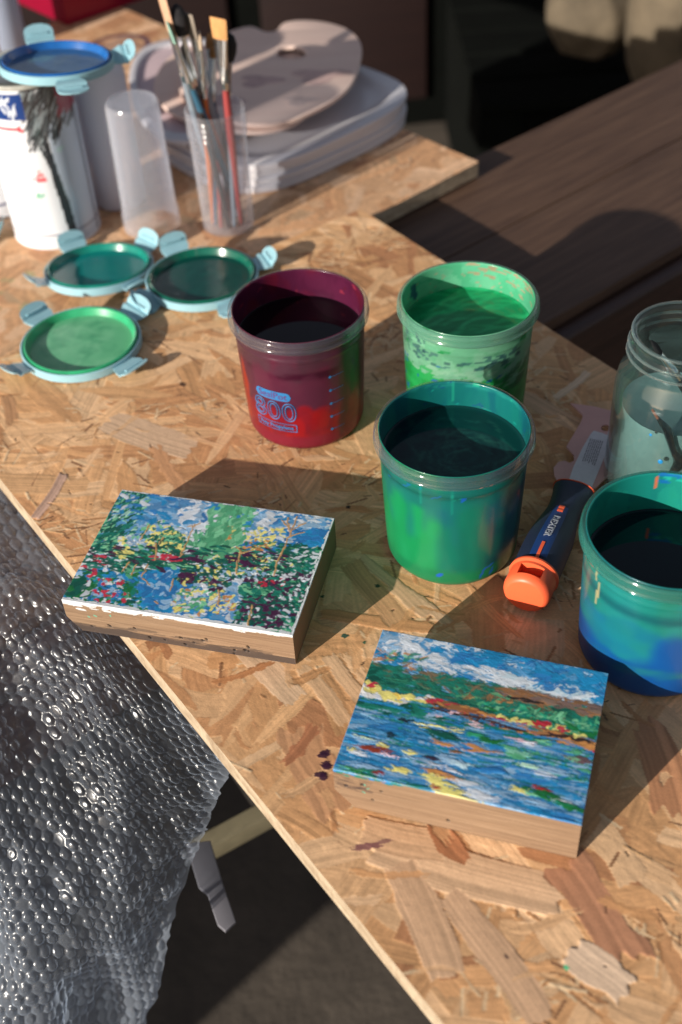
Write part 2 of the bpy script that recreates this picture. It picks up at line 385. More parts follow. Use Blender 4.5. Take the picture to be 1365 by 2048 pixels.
# second board, greyer, lying under the first
AZ2 = R(40.0)
vx = Vector((math.cos(AZ2), math.sin(AZ2), 0)); vy = Vector((-vx.y, vx.x, 0))
tip = at(958, 323, -.0187)
B2L, B2W = .78, .80
cv2 = osb(B2W, B2L, .0026, 1500, 9, tone=(.98, 1.0, 1.12), splinters=300)
B2_ORG = tip - vx*B2W
p_ = at(240, 92, -.0187)-B2_ORG; sx_, sy_ = p_.dot(vx), p_.dot(vy)
for k in range(40):
    a = k/40*2*math.pi
    cv2.dab(sx_+.042*math.cos(a), sy_+.042*math.sin(a), .016, .009, a+math.pi/2, (.10, .05, .08), .75, grain=.1)
cv2.dab(sx_, sy_, .07, .06, 0, (.2, .11, .12), .5, grain=.1)
pg = at(60, 560, -.0187)-B2_ORG
for k in range(10):
    cv2.dab(pg.dot(vx)+random.gauss(0, .03), pg.dot(vy)+random.gauss(0, .02), .02, .006, random.uniform(0, 3), (.2, .34, .16), .35, grain=.1, jag=.5)
finish_board(cv2, 'osb_board', .019, B2_ORG, AZ2, 'greyer chipboard sheet under the paint cans and plates, corner rounded and dirty', 'board', mat('osb_grey_mat', attr=True, rough=.7, spec=.3, noise=.12, nscale=200, bump=.0003, bscale=300))
bpy.data.objects['osb_board.001'].location.z = -.0187
Z2 = -.0193; K2 = (.67973-Z2)/(.67973+.012)
# ------------------------------------------------------------------ dark bench
def wood_mat(name, c1, c2, rough=.55, scale=30, stretch=(1, 14, 14), bump=.0004):
    return mat(name, c1, rough, noise=0, col2=c2, nscale=scale, stretch=stretch, bump=bump, bscale=scale*2)
M_bench = wood_mat('bench_mat', (.050, .025, .016), (.12, .068, .042), .6, 6, (1, 16, 16), .0006)
ZB = -.040
far = at(735, 413, ZB); AZB = R(37.5)
bx = Vector((math.cos(AZB), math.sin(AZB), 0)); by = Vector((-bx.y, bx.x, 0))
near = at(1215, 575, ZB)
BW = (far-near).dot(by)
b = thing('bench', 'dark brown wooden bench top running off to the right behind the boards', 'bench', (near.x, near.y, ZB), AZB)
bm = bmesh.new(); box(bm, -1.6, 2.2, .0, BW*.52, -.04, 0); bevel(bm, .003); o = link('plank', from_bm(bm), M_bench, b)
bm = bmesh.new(); box(bm, -1.6, 2.2, BW*.52+.002, BW, -.04, -.0005); bevel(bm, .003); link('plank', from_bm(bm), M_bench, b)
M_bench2 = wood_mat('bench_edge_mat', (.028, .012, .010), (.06, .03, .022), .45, 8, (1, 16, 16))
bm = bmesh.new(); box(bm, -1.6, 2.2, -.022, -.001, -.05, -.012); bevel(bm, .006, 3); link('edge_moulding', from_bm(bm), M_bench2, b)
bm = bmesh.new(); box(bm, -1.6, 2.2, -.006, .012, -.16, -.051); bevel(bm, .002); link('apron', from_bm(bm), M_bench2, b)
for x in (-1.4, 2.0):
    for y in (.03, BW-.09):
        bm = bmesh.new(); box(bm, x, x+.06, y, y+.06, -.7398, -.041); bevel(bm, .004); link('leg', from_bm(bm), M_bench2, b)
# ------------------------------------------------------------------ background
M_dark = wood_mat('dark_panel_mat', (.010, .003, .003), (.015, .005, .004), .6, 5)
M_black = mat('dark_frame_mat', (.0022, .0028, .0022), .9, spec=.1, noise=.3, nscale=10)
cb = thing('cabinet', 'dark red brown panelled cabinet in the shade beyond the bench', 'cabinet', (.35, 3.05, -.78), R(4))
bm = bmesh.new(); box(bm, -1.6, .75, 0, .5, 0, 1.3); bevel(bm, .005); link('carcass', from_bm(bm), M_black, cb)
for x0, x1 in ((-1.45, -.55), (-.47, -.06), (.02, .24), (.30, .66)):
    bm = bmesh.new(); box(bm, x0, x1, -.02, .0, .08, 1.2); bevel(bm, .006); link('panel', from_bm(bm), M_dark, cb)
M_sack = mat('sack_mat', (.11, .085, .055), .9, noise=.35, nscale=9, bump=.004, bscale=40)
def blob(name, label, c, rad, sc, seed):
    bm = bmesh.new(); bmesh.ops.create_icosphere(bm, subdivisions=4, radius=1)
    r_ = np.random.default_rng(seed); ph = r_.random(6)*6
    for v in bm.verts:
        p = v.co; k = 1+.07*math.sin(3*p.x+ph[0])*math.cos(2.5*p.y+ph[1])+.06*math.sin(4*p.z+ph[2])+.03*math.sin(9*p.x+7*p.y+ph[3])
        v.co = Vector((p.x*sc[0], p.y*sc[1], max(p.z, -.75)*sc[2]))*k*rad
        v.co.z += .75*sc[2]*rad
    o = link(name, from_bm(bm), M_sack); o.location = c; return tag(o, label, 'sack')
g1 = at(1180, 55, -.35); blob('sack', 'blurred tan cloth sack far behind the bench, the left one', (g1.x, g1.y, -.40), .125, (.72, .7, .8), 1)
g2 = at(1352, 95, -.35); blob('sack', 'blurred tan cloth sack at the right edge behind the bench', (g2.x+.02, g2.y, -.42), .155, (.8, .7, 1.1), 2)
pl_ = thing('pallet', 'low dark wooden pallet in deep shade under the tan sacks', 'pallet', (g1.x-.25, g1.y-.15, -.78))
for k in range(5):
    bm = bmesh.new(); box(bm, 0, 1.2, k*.13, k*.13+.11, .322, .345); bevel(bm, .003); link('slat', from_bm(bm), M_black, pl_)
for k in range(3):
    bm = bmesh.new(); box(bm, k*.55, k*.55+.09, 0, .63, 0, .32); bevel(bm, .003); link('bearer', from_bm(bm), M_black, pl_)
# ------------------------------------------------------------------ painted blocks
M_paint = mat('acrylic_mat', attr=True, rough=.38, spec=.5, bump=.00008, bscale=1500)
M_block = mat('block_mat', attr=True, rough=.65, spec=.3, bump=.0001, bscale=900)
def face_front(wd, t, chx, chz, seed, white, holes, dark):
    cvf = Canvas(wd, t, .0005, (.24, .155, .095)); random.seed(seed)
    for k in range(260):
        cvf.dab(random.uniform(0, wd), random.uniform(0, t), random.uniform(.02, .09), random.uniform(.0006, .002), random.gauss(0, .02), np.array(random.choice([(.27,.175,.105), (.22,.14,.085), (.30,.20,.125), (.17,.105,.065)])), .45, grain=.1, taper=.9)
    if dark:
        for k in range(420):
            y = abs(random.gauss(0, dark)); cvf.dab(random.uniform(0, wd), y, random.uniform(.008, .04), random.uniform(.0008, .003), random.gauss(0, .05), (.07, .05, .04), .6, hgt=-.00005, grain=.1, taper=.9, jag=.4)
    for k in range(int(white*520)):
        x = random.uniform(-.003, wd); dep = abs(random.gauss(0, .0010))*(1.6 if x < wd*.3 else 1)*(white*4)
        cvf.dab(x, t-dep, random.uniform(.003, .016), random.uniform(.0008, .0024), random.gauss(0, .06), (.58, .59, .60), .95, hgt=.00015, grain=.04, jag=.3, taper=.6)
    for hx, hz in holes:
        r = random.uniform(.0010, .0017)
        cvf.dab(hx*wd, hz*t, 2*r, 2*r*.8, random.uniform(0, 3), (.015, .01, .008), 1, hgt=-.0012, zmode='set', grain=0, taper=.7)
    for k in range(3):
        cvf.dab(random.uniform(.05, .25)*wd, random.uniform(.5, .8)*t, .003, .0014, random.uniform(0, 3), (.1, .4, .28), .8, grain=0, taper=.8)
    return cvf
def make_block(name, label, cx, cy, a, wd, dp, t, ch, cvt, cvf):
    root = thing(name, label, 'painting', (cx, cy, 0.0002), a)
    def xl(z): return -wd/2+ch[0]*max(0, 1-z/ch[1])
    # body: extruded profile + detailed front
    bm = bmesh.new(); prof = [(xl(0), 0), (wd/2, 0), (wd/2, t), (-wd/2, t), (-wd/2, ch[1])]
    lay = bm.verts.layers.float_color.new('Col')
    def nv(x, y, z):
        v = bm.verts.new((x, y, z)); v[lay] = (.22, .15, .10, 1); return v
    back = [nv(x, dp/2, z) for x, z in prof]; frnt = [nv(x, -dp/2, z) for x, z in prof]
    bm.faces.new(back)
    for k in range(5): bm.faces.new((frnt[k], frnt[(k+1) % 5], back[(k+1) % 5], back[k]))
    ny, nx = cvf.ny, cvf.nx; G = [[None]*nx for _ in range(ny)]
    for j in range(ny):
        z = t*j/(ny-1); x0 = xl(z)
        for i in range(nx):
            x = x0+(wd/2-x0)*i/(nx-1)
            edge = (i in (0, nx-1)) or (j in (0, ny-1))
            v = bm.verts.new((x, -dp/2-(0 if edge else float(cvf.z[j, i])), z)); v[lay] = (*cvf.col[j, i], 1); G[j][i] = v
    for j in range(ny-1):
        for i in range(nx-1): bm.faces.new((G[j][i], G[j][i+1], G[j+1][i+1], G[j+1][i])).smooth = True
    me = bpy.data.meshes.new('m'); bm.to_mesh(me); bm.free()
    link('wood_block', me, M_block, root)
    # painting: a thin skin of paint on the top
    ny, nx = cvt.ny, cvt.nx
    Y, X = np.meshgrid(np.linspace(-dp/2, dp/2, ny), np.linspace(-wd/2, wd/2, nx), indexing='ij')
    Z = cvt.z-cvt.z.min()+t+.0003
    ed = n1(np.linspace(0, 40, ny), 3)[:, None]*0
    V = np.stack([X, Y, Z], -1).reshape(-1, 3); F = grid_faces(ny, nx)
    idx = np.arange(ny*nx).reshape(ny, nx); bd = np.concatenate([idx[0, :-1], idx[:-1, -1], idx[-1, :0:-1], idx[:0:-1, 0]])
    Vb = V[bd].copy(); Vb[:, 2] = t-.0006; Vb[:, :2] *= 1.0009
    a_ = bd; b_ = np.arange(len(V), len(V)+len(bd))
    F = np.vstack([F, np.stack([a_, b_, np.roll(b_, -1), np.roll(a_, -1)], -1)])
    cc = cvt.col.reshape(-1, 3)
    link('painting', mesh_np(np.vstack([V, Vb]), F, np.vstack([cc, cc[bd]])), M_paint, root)
    return root
class Painter:
    def __init__(s, cx, cy, a, wd, dp, t, x0, y0, k, base):
        s.c = Vector((cx, cy, 0)); s.a = a; s.wd, s.dp, s.t = wd, dp, t; s.o = (x0, y0, k)
        s.cv = Canvas(wd, dp, .0004, base)
    def uv(s, x, y):
        p = at(s.o[0]+x/s.o[2], s.o[1]+y/s.o[2], s.t)-s.c
        return p.x*math.cos(s.a)+p.y*math.sin(s.a)+s.wd/2, -p.x*math.sin(s.a)+p.y*math.cos(s.a)+s.dp/2
    def scatter(s, x0, y0, x1, y1, n, cols, L, W, ang=0, da=.4, al=.95, br=0.0, shear=0.0, round_=True, h=.00012):
        """dabs scattered in an (oblique) patch given in enlarged-photo pixels; ang in local space"""
        for _ in range(n):
            if round_:
                r = math.sqrt(random.random()); f = random.uniform(0, 6.283); fx, fy = .5+.5*r*math.cos(f), .5+.5*r*math.sin(f)
            else: fx, fy = random.random(), random.random()
            x = x0+(x1-x0)*fx+shear*(fy-.5); y = y0+(y1-y0)*fy
            px_, py_ = s.uv(x, y); c = np.array(random.choice(cols))*random.uniform(.85, 1.15)
            s.cv.dab(px_, py_, random.uniform(.6, 1.4)*L, random.uniform(.8, 1.7)*W, random.gauss(ang, da), np.minimum(c, .9), al, hgt=h*random.uniform(.4, 1.6), grain=.09, gfreq=2200, jag=.22, rag=.25, taper=.6, bristle=br, wave=W*.3)
    def line(s, pts, W, col, jit=1.0):
        P = [s.uv(*p) for p in pts]
        for (a0, b0), (a1, b1) in zip(P, P[1:]):
            n = max(1, int(math.hypot(a1-a0, b1-b0)/.003))
            for k in range(n):
                f = (k+.5)/n; x = a0+(a1-a0)*f+random.gauss(0, .0003*jit); y = b0+(b1-b0)*f+random.gauss(0, .0003*jit)
                s.cv.dab(x, y, .0052, W*random.uniform(.7, 1.25), math.atan2(b1-b0, a1-a0)+random.gauss(0, .15), np.array(col)*random.uniform(.9, 1.1), 1, hgt=.0002, grain=.05, jag=.3, taper=.6)
WH = (.60, .64, .70); LB = (.26, .42, .60); MB = (.025, .17, .43); DB = (.01, .08, .26); CB = (.015, .22, .47); SKY = (.09, .28, .52)
DG = (.005, .085, .06); TG = (.01, .17, .12); MG = (.08, .33, .17); LG = (.18, .50, .28); FG = (.01, .14, .035); YE = (.74, .66, .20); OR = (.52, .23, .07); RE = (.50, .03, .06); PU = (.06, .012, .05); PK = (.7, .45, .5); BR = (.26, .12, .05)
# --- painting one: trees and pond
A1 = (-.10743, .65206, -.28345, .17689, .12298, .0313)
random.seed(21)
P1 = Painter(A1[0], A1[1], A1[2], A1[3], A1[4], A1[5], 100, 940, 1365/620, (.66, .70, .72))
S = P1.scatter
S(300, 90, 1260, 300, 700, [LB, SKY, SKY, LB, LB, MB, (.22,.40,.55)], .012, .0035, 0, .7, round_=False)
S(340, 110, 640, 190, 100, [MB, SKY, (.08,.22,.42), LB], .014, .004, -.1, .3)
S(560, 160, 760, 260, 120, [WH, WH, LB, (.6,.66,.72)], .008, .004, 0, 1.2)
S(900, 180, 1250, 260, 120, [LB, WH, SKY, (.5,.55,.6)], .012, .004, 0, .4)
S(180, 330, 1220, 480, 650, [TG, LB, DG, MG, LB, TG], .006, .0022, -.1, .5, round_=False)
S(560, 330, 1000, 480, 200, [TG, LB, DG, MG, YE, LB], .006, .0024, 0, .6)
S(60, 440, 600, 620, 520, [MB, TG, DG, FG, CB, LB, MG, CB], .008, .0028, .1, .6, round_=False, shear=-80)
S(400, 430, 640, 630, 330, [MB, CB, CB, MB, LB], .009, .004, .6, .5)
S(600, 580, 1060, 720, 260, [MB, CB, CB, LB, SKY], .012, .004, -.2, .3)
S(760, 490, 900, 660, 130, [LB, WH, SKY, LB], .010, .004, -.7, .3)
S(580, 520, 760, 620, 100, [LB, SKY, MG, WH], .007, .003, .3, .6)
S(240, 90, 400, 340, 520, [DG, TG, TG, (.35,.6,.48), LG, DG, SKY], .006, .0016, 1.0, .25, shear=-110, round_=False)
S(180, 250, 330, 370, 120, [DG, TG, TG, DG, LG], .006, .002, .9, .3)
S(690, 150, 880, 410, 420, [MG, LG, LG, MG, (.14,.42,.24)], .010, .0035, 1.2, .3, shear=-60, round_=False)
S(600, 270, 750, 390, 150, [LG, MG, TG, WH], .007, .003, .5, .7)
S(810, 265, 1240, 370, 240, [MB, MB, CB, DB, WH, LB], .009, .0024, .25, .35)
S(1120, 270, 1240, 330, 60, [MB, MB, CB], .010, .003, .2, .3)
S(980, 330, 1220, 560, 420, [TG, DG, WH, MG, TG, DG], .0065, .0018, .15, .35, round_=False, shear=-60)
S(830, 480, 1150, 720, 650, [TG, DG, TG, WH, PU, MG, DG], .0055, .0021, -.3, .5, round_=False, shear=-60)
S(840, 500, 960, 560, 60, [MG, TG, LG, TG], .006, .003, .2, .5)
S(960, 660, 1080, 725, 60, [TG, MG, LG, WH], .006, .003, .3, .5)
S(400, 230, 590, 350, 110, [YE, YE, LB, LG, TG, WH], .0055, .0024, .2, .8)
S(440, 270, 600, 380, 170, [TG, TG, DG, YE, LG], .0045, .0022, .2, .8)
S(280, 290, 430, 390, 110, [YE, LG, TG, LB, LB, WH], .005, .0022, .3, .8)
S(830, 250, 1040, 320, 70, [YE, YE, WH, SKY], .0065, .0022, .3, .5)
S(750, 240, 840, 330, 40, [YE, OR, LG], .005, .0022, .8, .5)
S(860, 310, 990, 360, 50, [YE, MB, TG, OR], .006, .002, .2, .5)
S(640, 360, 740, 520, 60, [YE, YE, WH, TG, LB], .0055, .0022, -.4, .6)
S(900, 390, 1120, 460, 70, [YE, TG, LG, WH], .005, .002, .2, .5)
S(720, 330, 830, 410, 40, [YE, WH, LG], .006, .0024, .2, .5)
S(540, 520, 730, 650, 80, [YE, YE, OR, WH, LG, MG, MB], .0055, .0022, .4, .7)
S(700, 540, 830, 640, 60, [YE, OR, WH, LB, MB], .005, .002, .6, .6)
S(280, 360, 700, 440, 150, [DG, TG, FG, LG, WH, DG], .009, .0020, -.13, .15)
S(290, 355, 380, 390, 30, [YE, YE, LG], .006, .0025, -.1, .2)
S(600, 355, 690, 405, 60, [PU, PU, PU, WH], .005, .0026, 0, .6)
S(730, 370, 950, 430, 130, [PU, PU, PU, YE, TG], .0055, .0024, .1, .5)
S(560, 445, 650, 505, 44, [PU, DG, PU, YE], .0055, .0026, -.3, .5)
S(660, 400, 800, 540, 110, [DG, TG, PU, YE, DG, WH, LB], .006, .0024, -.2, .4)
S(850, 560, 1060, 700, 130, [PU, PU, PU, DG], .0055, .0024, -.6, .4)
S(1000, 450, 1170, 490, 60, [PU, PU, WH, DG], .0055, .002, -.1, .4)
S(440, 375, 580, 410, 36, [RE, RE, RE, WH], .006, .0022, -.1, .3)
S(920, 480, 1040, 520, 26, [RE, RE, PU], .0055, .0024, -.1, .4)
S(130, 370, 260, 470, 34, [RE, RE, WH, TG], .0055, .0024, .1, .4)
S(120, 470, 360, 600, 55, [RE, RE, WH, FG, MB], .0045, .002, .2, .6)
S(60, 480, 180, 560, 60, [FG, FG, WH, DG], .009, .004, .9, .4)
S(330, 490, 400, 550, 16, [FG, TG, MB], .008, .003, -.8, .4)
S(300, 95, 1240, 240, 160, [CB, SKY, MB, WH], .009, .0025, 0, .6, round_=False)
S(700, 150, 870, 380, 150, [MG, LG, MG], .010, .003, 1.2, .3, shear=-120, round_=False)
S(170, 340, 1080, 450, 160, [DG, DG, TG, PU], .010, .0016, -.1, .12, round_=False)
S(840, 420, 1180, 700, 220, [DG, TG, WH, PU, TG, DG], .0055, .0017, -.2, .5, round_=False, shear=-60)
S(1100, 270, 1240, 330, 60, [MB, CB, MB], .009, .003, .2, .3)
for L_ in ([(640, 240), (610, 310), (575, 385)], [(1060, 270), (1035, 340), (1005, 400), (985, 470)], [(1060, 270), (1130, 235)], [(1055, 275), (1045, 215)], [(1060, 280), (1090, 210)], [(1050, 300), (1120, 275)], [(1055, 260), (1020, 225)], [(840, 365), (815, 460)], [(840, 375), (930, 340)], [(845, 370), (825, 340)], [(845, 370), (880, 360)],
           [(470, 325), (465, 400)], [(440, 245), (400, 310)], [(890, 600), (880, 650), (865, 695)], [(545, 480), (530, 540)], [(745, 530), (745, 600)], [(350, 410), (320, 450)], [(380, 420), (360, 465)], [(430, 420), (405, 470)], [(410, 480), (440, 510)], [(610, 255), (660, 240)], [(480, 330), (500, 300)], [(460, 580), (480, 590)]):
    P1.line(L_, .0013, (.50, .29, .12))
blur(P1.cv, 1)
# white primer showing at the front and right edges
for k in range(300):
    x = random.uniform(0, A1[3]); P1.cv.dab(x, abs(random.gauss(0, .0012)), random.uniform(.004, .012), .0016, random.gauss(0, .1), (.62, .64, .66), .95, hgt=.0001, grain=.04, jag=.3, taper=.6)
for k in range(130):
    y = random.uniform(0, A1[4]); P1.cv.dab(A1[3]-abs(random.gauss(0, .0009)), y, .005, .0012, 1.57+random.gauss(0, .1), (.72, .74, .76), .9, grain=.04, jag=.3)
    P1.cv.dab(random.uniform(0, A1[3]), A1[4]-abs(random.gauss(0, .0007)), .005, .0011, random.gauss(0, .1), (.72, .76, .78), .9, grain=.04, jag=.3)
f1 = face_front(A1[3], A1[5], .010, .016, 4, .30, [(.18,.33), (.3,.38), (.5,.30), (.6,.33), (.62,.40), (.41,.13), (.5,.08), (.73,.16), (.78,.22), (.8,.36), (.72,.03), (.34,.12), (.55,.2), (.08,.2), (.795,.20)], .0035)
make_block('painted_block', 'wood block painted with trees and a pond, its corner overhanging the board edge', *A1[:3], A1[3], A1[4], A1[5], (.010, .014), P1.cv, f1)
# --- painting two: shore and water in bands
A2 = (.07811, .48051, -.33493, .15644, .12026, .0376)
P2 = Painter(A2[0], A2[1], A2[2], A2[3], A2[4], A2[5], 620, 1220, 1365/640, (.10, .30, .50))
S = P2.scatter; Tn = None
def band(f0, f1, x0, x1, n, cols, L0, W0, ang=0, da=.15, al=.95, br=0.):
    """band between fractions f0..f1 from the back edge (0) to the front (1)"""
    for _ in range(n):
        u = random.uniform(x0, x1)*A2[3]; v = (1-random.uniform(f0, f1))*A2[4]; W = W0*.72; L = L0*1.35; c = np.minimum(np.array(random.choice(cols))*random.uniform(.85, 1.15), .88)
        P2.cv.dab(u, v, L*random.uniform(.6, 1.5), W*random.uniform(.6, 1.4), random.gauss(ang, da), c, al, hgt=.00014*random.uniform(.3, 1.5), grain=.12, gfreq=1500, jag=.6, rag=.35, taper=.9, bristle=br or random.choice([0, .3, .42]), wave=W*.35)
random.seed(33)
band(0, .30, 0, 1, 380, [SKY, CB, LB, MB, CB, WH, SKY], .014, .006, 0, .5)
band(0, .14, 0, .35, 90, [WH, LB, SKY, WH], .012, .006, -.1, .5)
band(.02, .22, .35, 1, 160, [CB, (.03,.25,.50), MB, SKY, CB], .014, .007, 0, .5)
band(.13, .22, .2, .62, 60, [WH, WH, LB], .012, .004, -.12, .2)
band(.15, .24, .58, .95, 70, [WH, WH, LB, (.5,.62,.7)], .013, .004, -.12, .2)
band(.05, .12, .25, .45, 14, [CB, MB], .010, .005, .2, .3)
band(.10, .18, .72, .85, 14, [MB, CB], .010, .006, .2, .3)
band(.14, .30, 0, .22, 50, [TG, BR, LG, TG, LB, OR, (.2,.2,.15)], .008, .003, .3, .6, .85)
band(.26, .42, 0, 1, 380, [TG, DG, (.02,.15,.09), TG, (.02,.13,.09), (.10,.11,.06)], .014, .005, -.05, .25)
band(.24, .34, .2, .75, 60, [(.18,.12,.07), (.08,.12,.07), TG, TG], .010, .0035, 0, .4, .85)
band(.24, .31, .6, 1, 60, [(.16,.10,.09), (.2,.13,.1), BR], .013, .004, -.03, .1)
band(.34, .44, .5, 1, 120, [MG, (.03,.36,.2), TG, LG], .006, .0028, .6, .6)
band(.30, .36, .35, .65, 16, [OR, BR, MG], .006, .003, .3, .5, .8)
def strip(pts, col, W, n, L=.012, sp=.0012, al=.95):
    """strokes along a polyline in enlarged-photo pixels"""
    Q = [P2.uv(*p) for p in pts]
    for _ in range(n):
        k = random.randrange(len(Q)-1); f = random.random(); x = Q[k][0]+(Q[k+1][0]-Q[k][0])*f; y = Q[k][1]+(Q[k+1][1]-Q[k][1])*f
        a = math.atan2(Q[k+1][1]-Q[k][1], Q[k+1][0]-Q[k][0])
        c = np.minimum(np.array(random.choice(col))*random.uniform(.88, 1.12), .9)
        P2.cv.dab(x, y+random.gauss(0, sp), L*random.uniform(.6, 1.4), W*random.uniform(.6, 1.3), a+random.gauss(0, .08), c, al, hgt=.0002*random.uniform(.3, 1.3), grain=.08, gfreq=1900, jag=.35, rag=.3, taper=.75, wave=W*.3)
band(.42, .60, 0, 1, 330, [TG, CB, (.02,.20,.28), DG, MB, TG], .014, .004, -.02, .12)
band(.42, .60, .42, 1, 200, [FG, (.01,.12,.05), DG, FG, TG], .012, .004, -.02, .2)
band(.55, 1.0, 0, 1, 620, [MB, CB, CB, LB, SKY, (.02,.16,.36), CB], .015, .0042, -.03, .12)
band(.55, .75, .65, 1, 110, [TG, MG, LB, CB, (.05,.28,.25)], .010, .0035, -.03, .15)
strip([(225, 330), (240, 350), (330, 375), (520, 410)], [WH, WH, (.7,.68,.66)], .0045, 34)
strip([(250, 320), (310, 360), (400, 385), (520, 400)], [YE, YE, (.8,.55,.1)], .0042, 34, .010)
strip([(250, 325), (300, 322)], [RE], .003, 4, .006, .0004)
strip([(470, 375), (530, 385)], [PK, WH], .002, 8, .006)
strip([(530, 395), (700, 440), (830, 490), (1000, 525), (1215, 590)], [OR, OR, BR, (.30,.10,.04), RE], .0036, 110, .014, .0012)
strip([(520, 415), (640, 450), (780, 480), (1000, 530), (1180, 560)], [(.025,.015,.015), (.05,.02,.02), BR], .0022, 60, .014, .0008)
strip([(800, 460), (900, 480), (1000, 490), (1080, 515), (1200, 545)], [YE, YE, RE, MG, YE], .0026, 44, .007, .0011)
strip([(950, 480), (1010, 492)], [RE, (.4,.02,.03)], .003, 10, .007, .0005)
strip([(1060, 555), (1215, 590)], [OR], .0035, 10, .012, .0006)
strip([(860, 375), (980, 400)], [(.02,.015,.015)], .0014, 8, .01, .0004)
strip([(190, 400), (420, 420), (560, 460)], [TG, DG, TG], .004, 50, .013, .002)
strip([(500, 450), (620, 450)], [PK, LB], .0022, 10, .009)
band(.46, 1.0, 0, 1, 260, [CB, MB, SKY, (.02,.14,.30), LB, TG], .024, .0022, -.02, .05, .9, .4)
for (x, y, c, L, W) in ((320,445,DG,.010,.004), (420,475,(.01,.02,.03),.009,.004), (350,540,(.01,.03,.05),.009,.0045), (520,635,(.03,.02,.04),.010,.005), (550,530,DG,.020,.007), (590,540,DG,.016,.005),
    (470,495,YE,.008,.0025), (560,500,YE,.012,.0022), (620,515,YE,.010,.0022), (700,490,PK,.010,.0022), (910,562,PK,.016,.0035), (940,572,WH,.010,.002), (1000,565,LG,.010,.0035), (870,590,MG,.012,.003),
    (720,600,OR,.026,.0042), (570,570,OR,.014,.004), (620,610,BR,.010,.003), (740,545,(.03,.3,.14),.018,.006), (760,560,FG,.016,.005),
    (235,555,LB,.018,.007), (240,548,(.6,.75,.5),.010,.003), (310,580,YE,.010,.004), (290,600,(.25,.04,.02),.022,.0055), (175,600,YE,.008,.0035), (215,612,WH,.016,.0035), (330,618,PK,.014,.0025), (430,612,YE,.010,.0035), (420,630,LB,.012,.003),
    (370,680,YE,.014,.0045), (410,695,YE,.010,.003), (240,675,LB,.022,.007), (600,645,LB,.020,.009), (650,660,(.5,.68,.75),.014,.006), (540,665,WH,.020,.003), (610,690,WH,.018,.003),
    (560,705,OR,.028,.0055), (600,722,OR,.018,.003), (520,715,YE,.014,.0055), (560,740,YE,.024,.0045), (600,770,YE,.022,.005), (560,765,YE,.014,.004), (680,745,WH,.022,.006), (720,790,WH,.022,.008), (740,770,LB,.014,.005), (530,760,(.4,.05,.03),.006,.004),
    (640,800,YE,.022,.003), (590,790,YE,.020,.004), (720,820,(.6,.5,.15),.016,.002), (900,775,YE,.018,.005), (960,790,LG,.012,.003), (980,760,(.32,.02,.02),.014,.004), (960,780,FG,.020,.005), (1020,800,FG,.022,.005), (1000,700,WH,.016,.0025), (950,675,(.5,.75,.55),.020,.003), (1050,690,LB,.02,.004),
    (1080,820,WH,.014,.0025), (1110,845,FG,.020,.006), (1080,830,(.01,.2,.08),.016,.004), (960,830,LB,.022,.004), (880,860,LB,.02,.004), (900,620,(.2,.5,.35),.020,.006), (880,630,MG,.014,.004), (780,690,MB,.024,.008), (1140,640,(.12,.07,.08),.016,.006), (1150,720,FG,.016,.004), (1130,610,MG,.010,.004), (1120,640,(.2,.5,.3),.008,.004),
    (240,690,TG,.016,.004), (160,680,MG,.018,.0035), (200,695,FG,.020,.0035), (270,712,TG,.012,.003), (300,700,(.25,.03,.03),.006,.003), (400,745,TG,.018,.004), (460,755,TG,.014,.003), (1030,900,CB,.02,.006), (1090,905,MB,.016,.005), (990,880,CB,.02,.005)):
    px_, py_ = P2.uv(x, y)
    for k in range(4):
        P2.cv.dab(px_+random.gauss(0, .0016), py_+random.gauss(0, .0007), L*random.uniform(.8, 1.45), W*random.uniform(.25, .6), random.gauss(-.03, .08), np.array(c)*random.uniform(.9, 1.1), 1, hgt=.00025, grain=.1, gfreq=1800, jag=.7, rag=.25, taper=.45, wave=W*.2, bristle=random.choice([0, .38, .45]))
blur(P2.cv, 1)
f2 = face_front(A2[3], A2[5], .01, .01, 8, .0, [(.12,.72), (.15,.35), (.46,.25), (.05,.6), (.2,.66)], 0)
for k in range(40):
    f2.dab(random.uniform(0, .3)*A2[3], A2[5]-abs(random.gauss(0, .0015)), .006, .0015, 0, random.choice([TG, MB, CB]), .9, grain=.05, jag=.4, taper=.7)
    f2.dab(random.uniform(.0, .15)*A2[3], random.uniform(.5, .95)*A2[5], .008, .0012, 0, (.06, .04, .035), .5, grain=.05, jag=.4, taper=.7)
make_block('painted_block', 'wood block painted with a shoreline in orange and green bands over blue water', *A2[:3], A2[3], A2[4], A2[5], (.013, .016), P2.cv, f2)
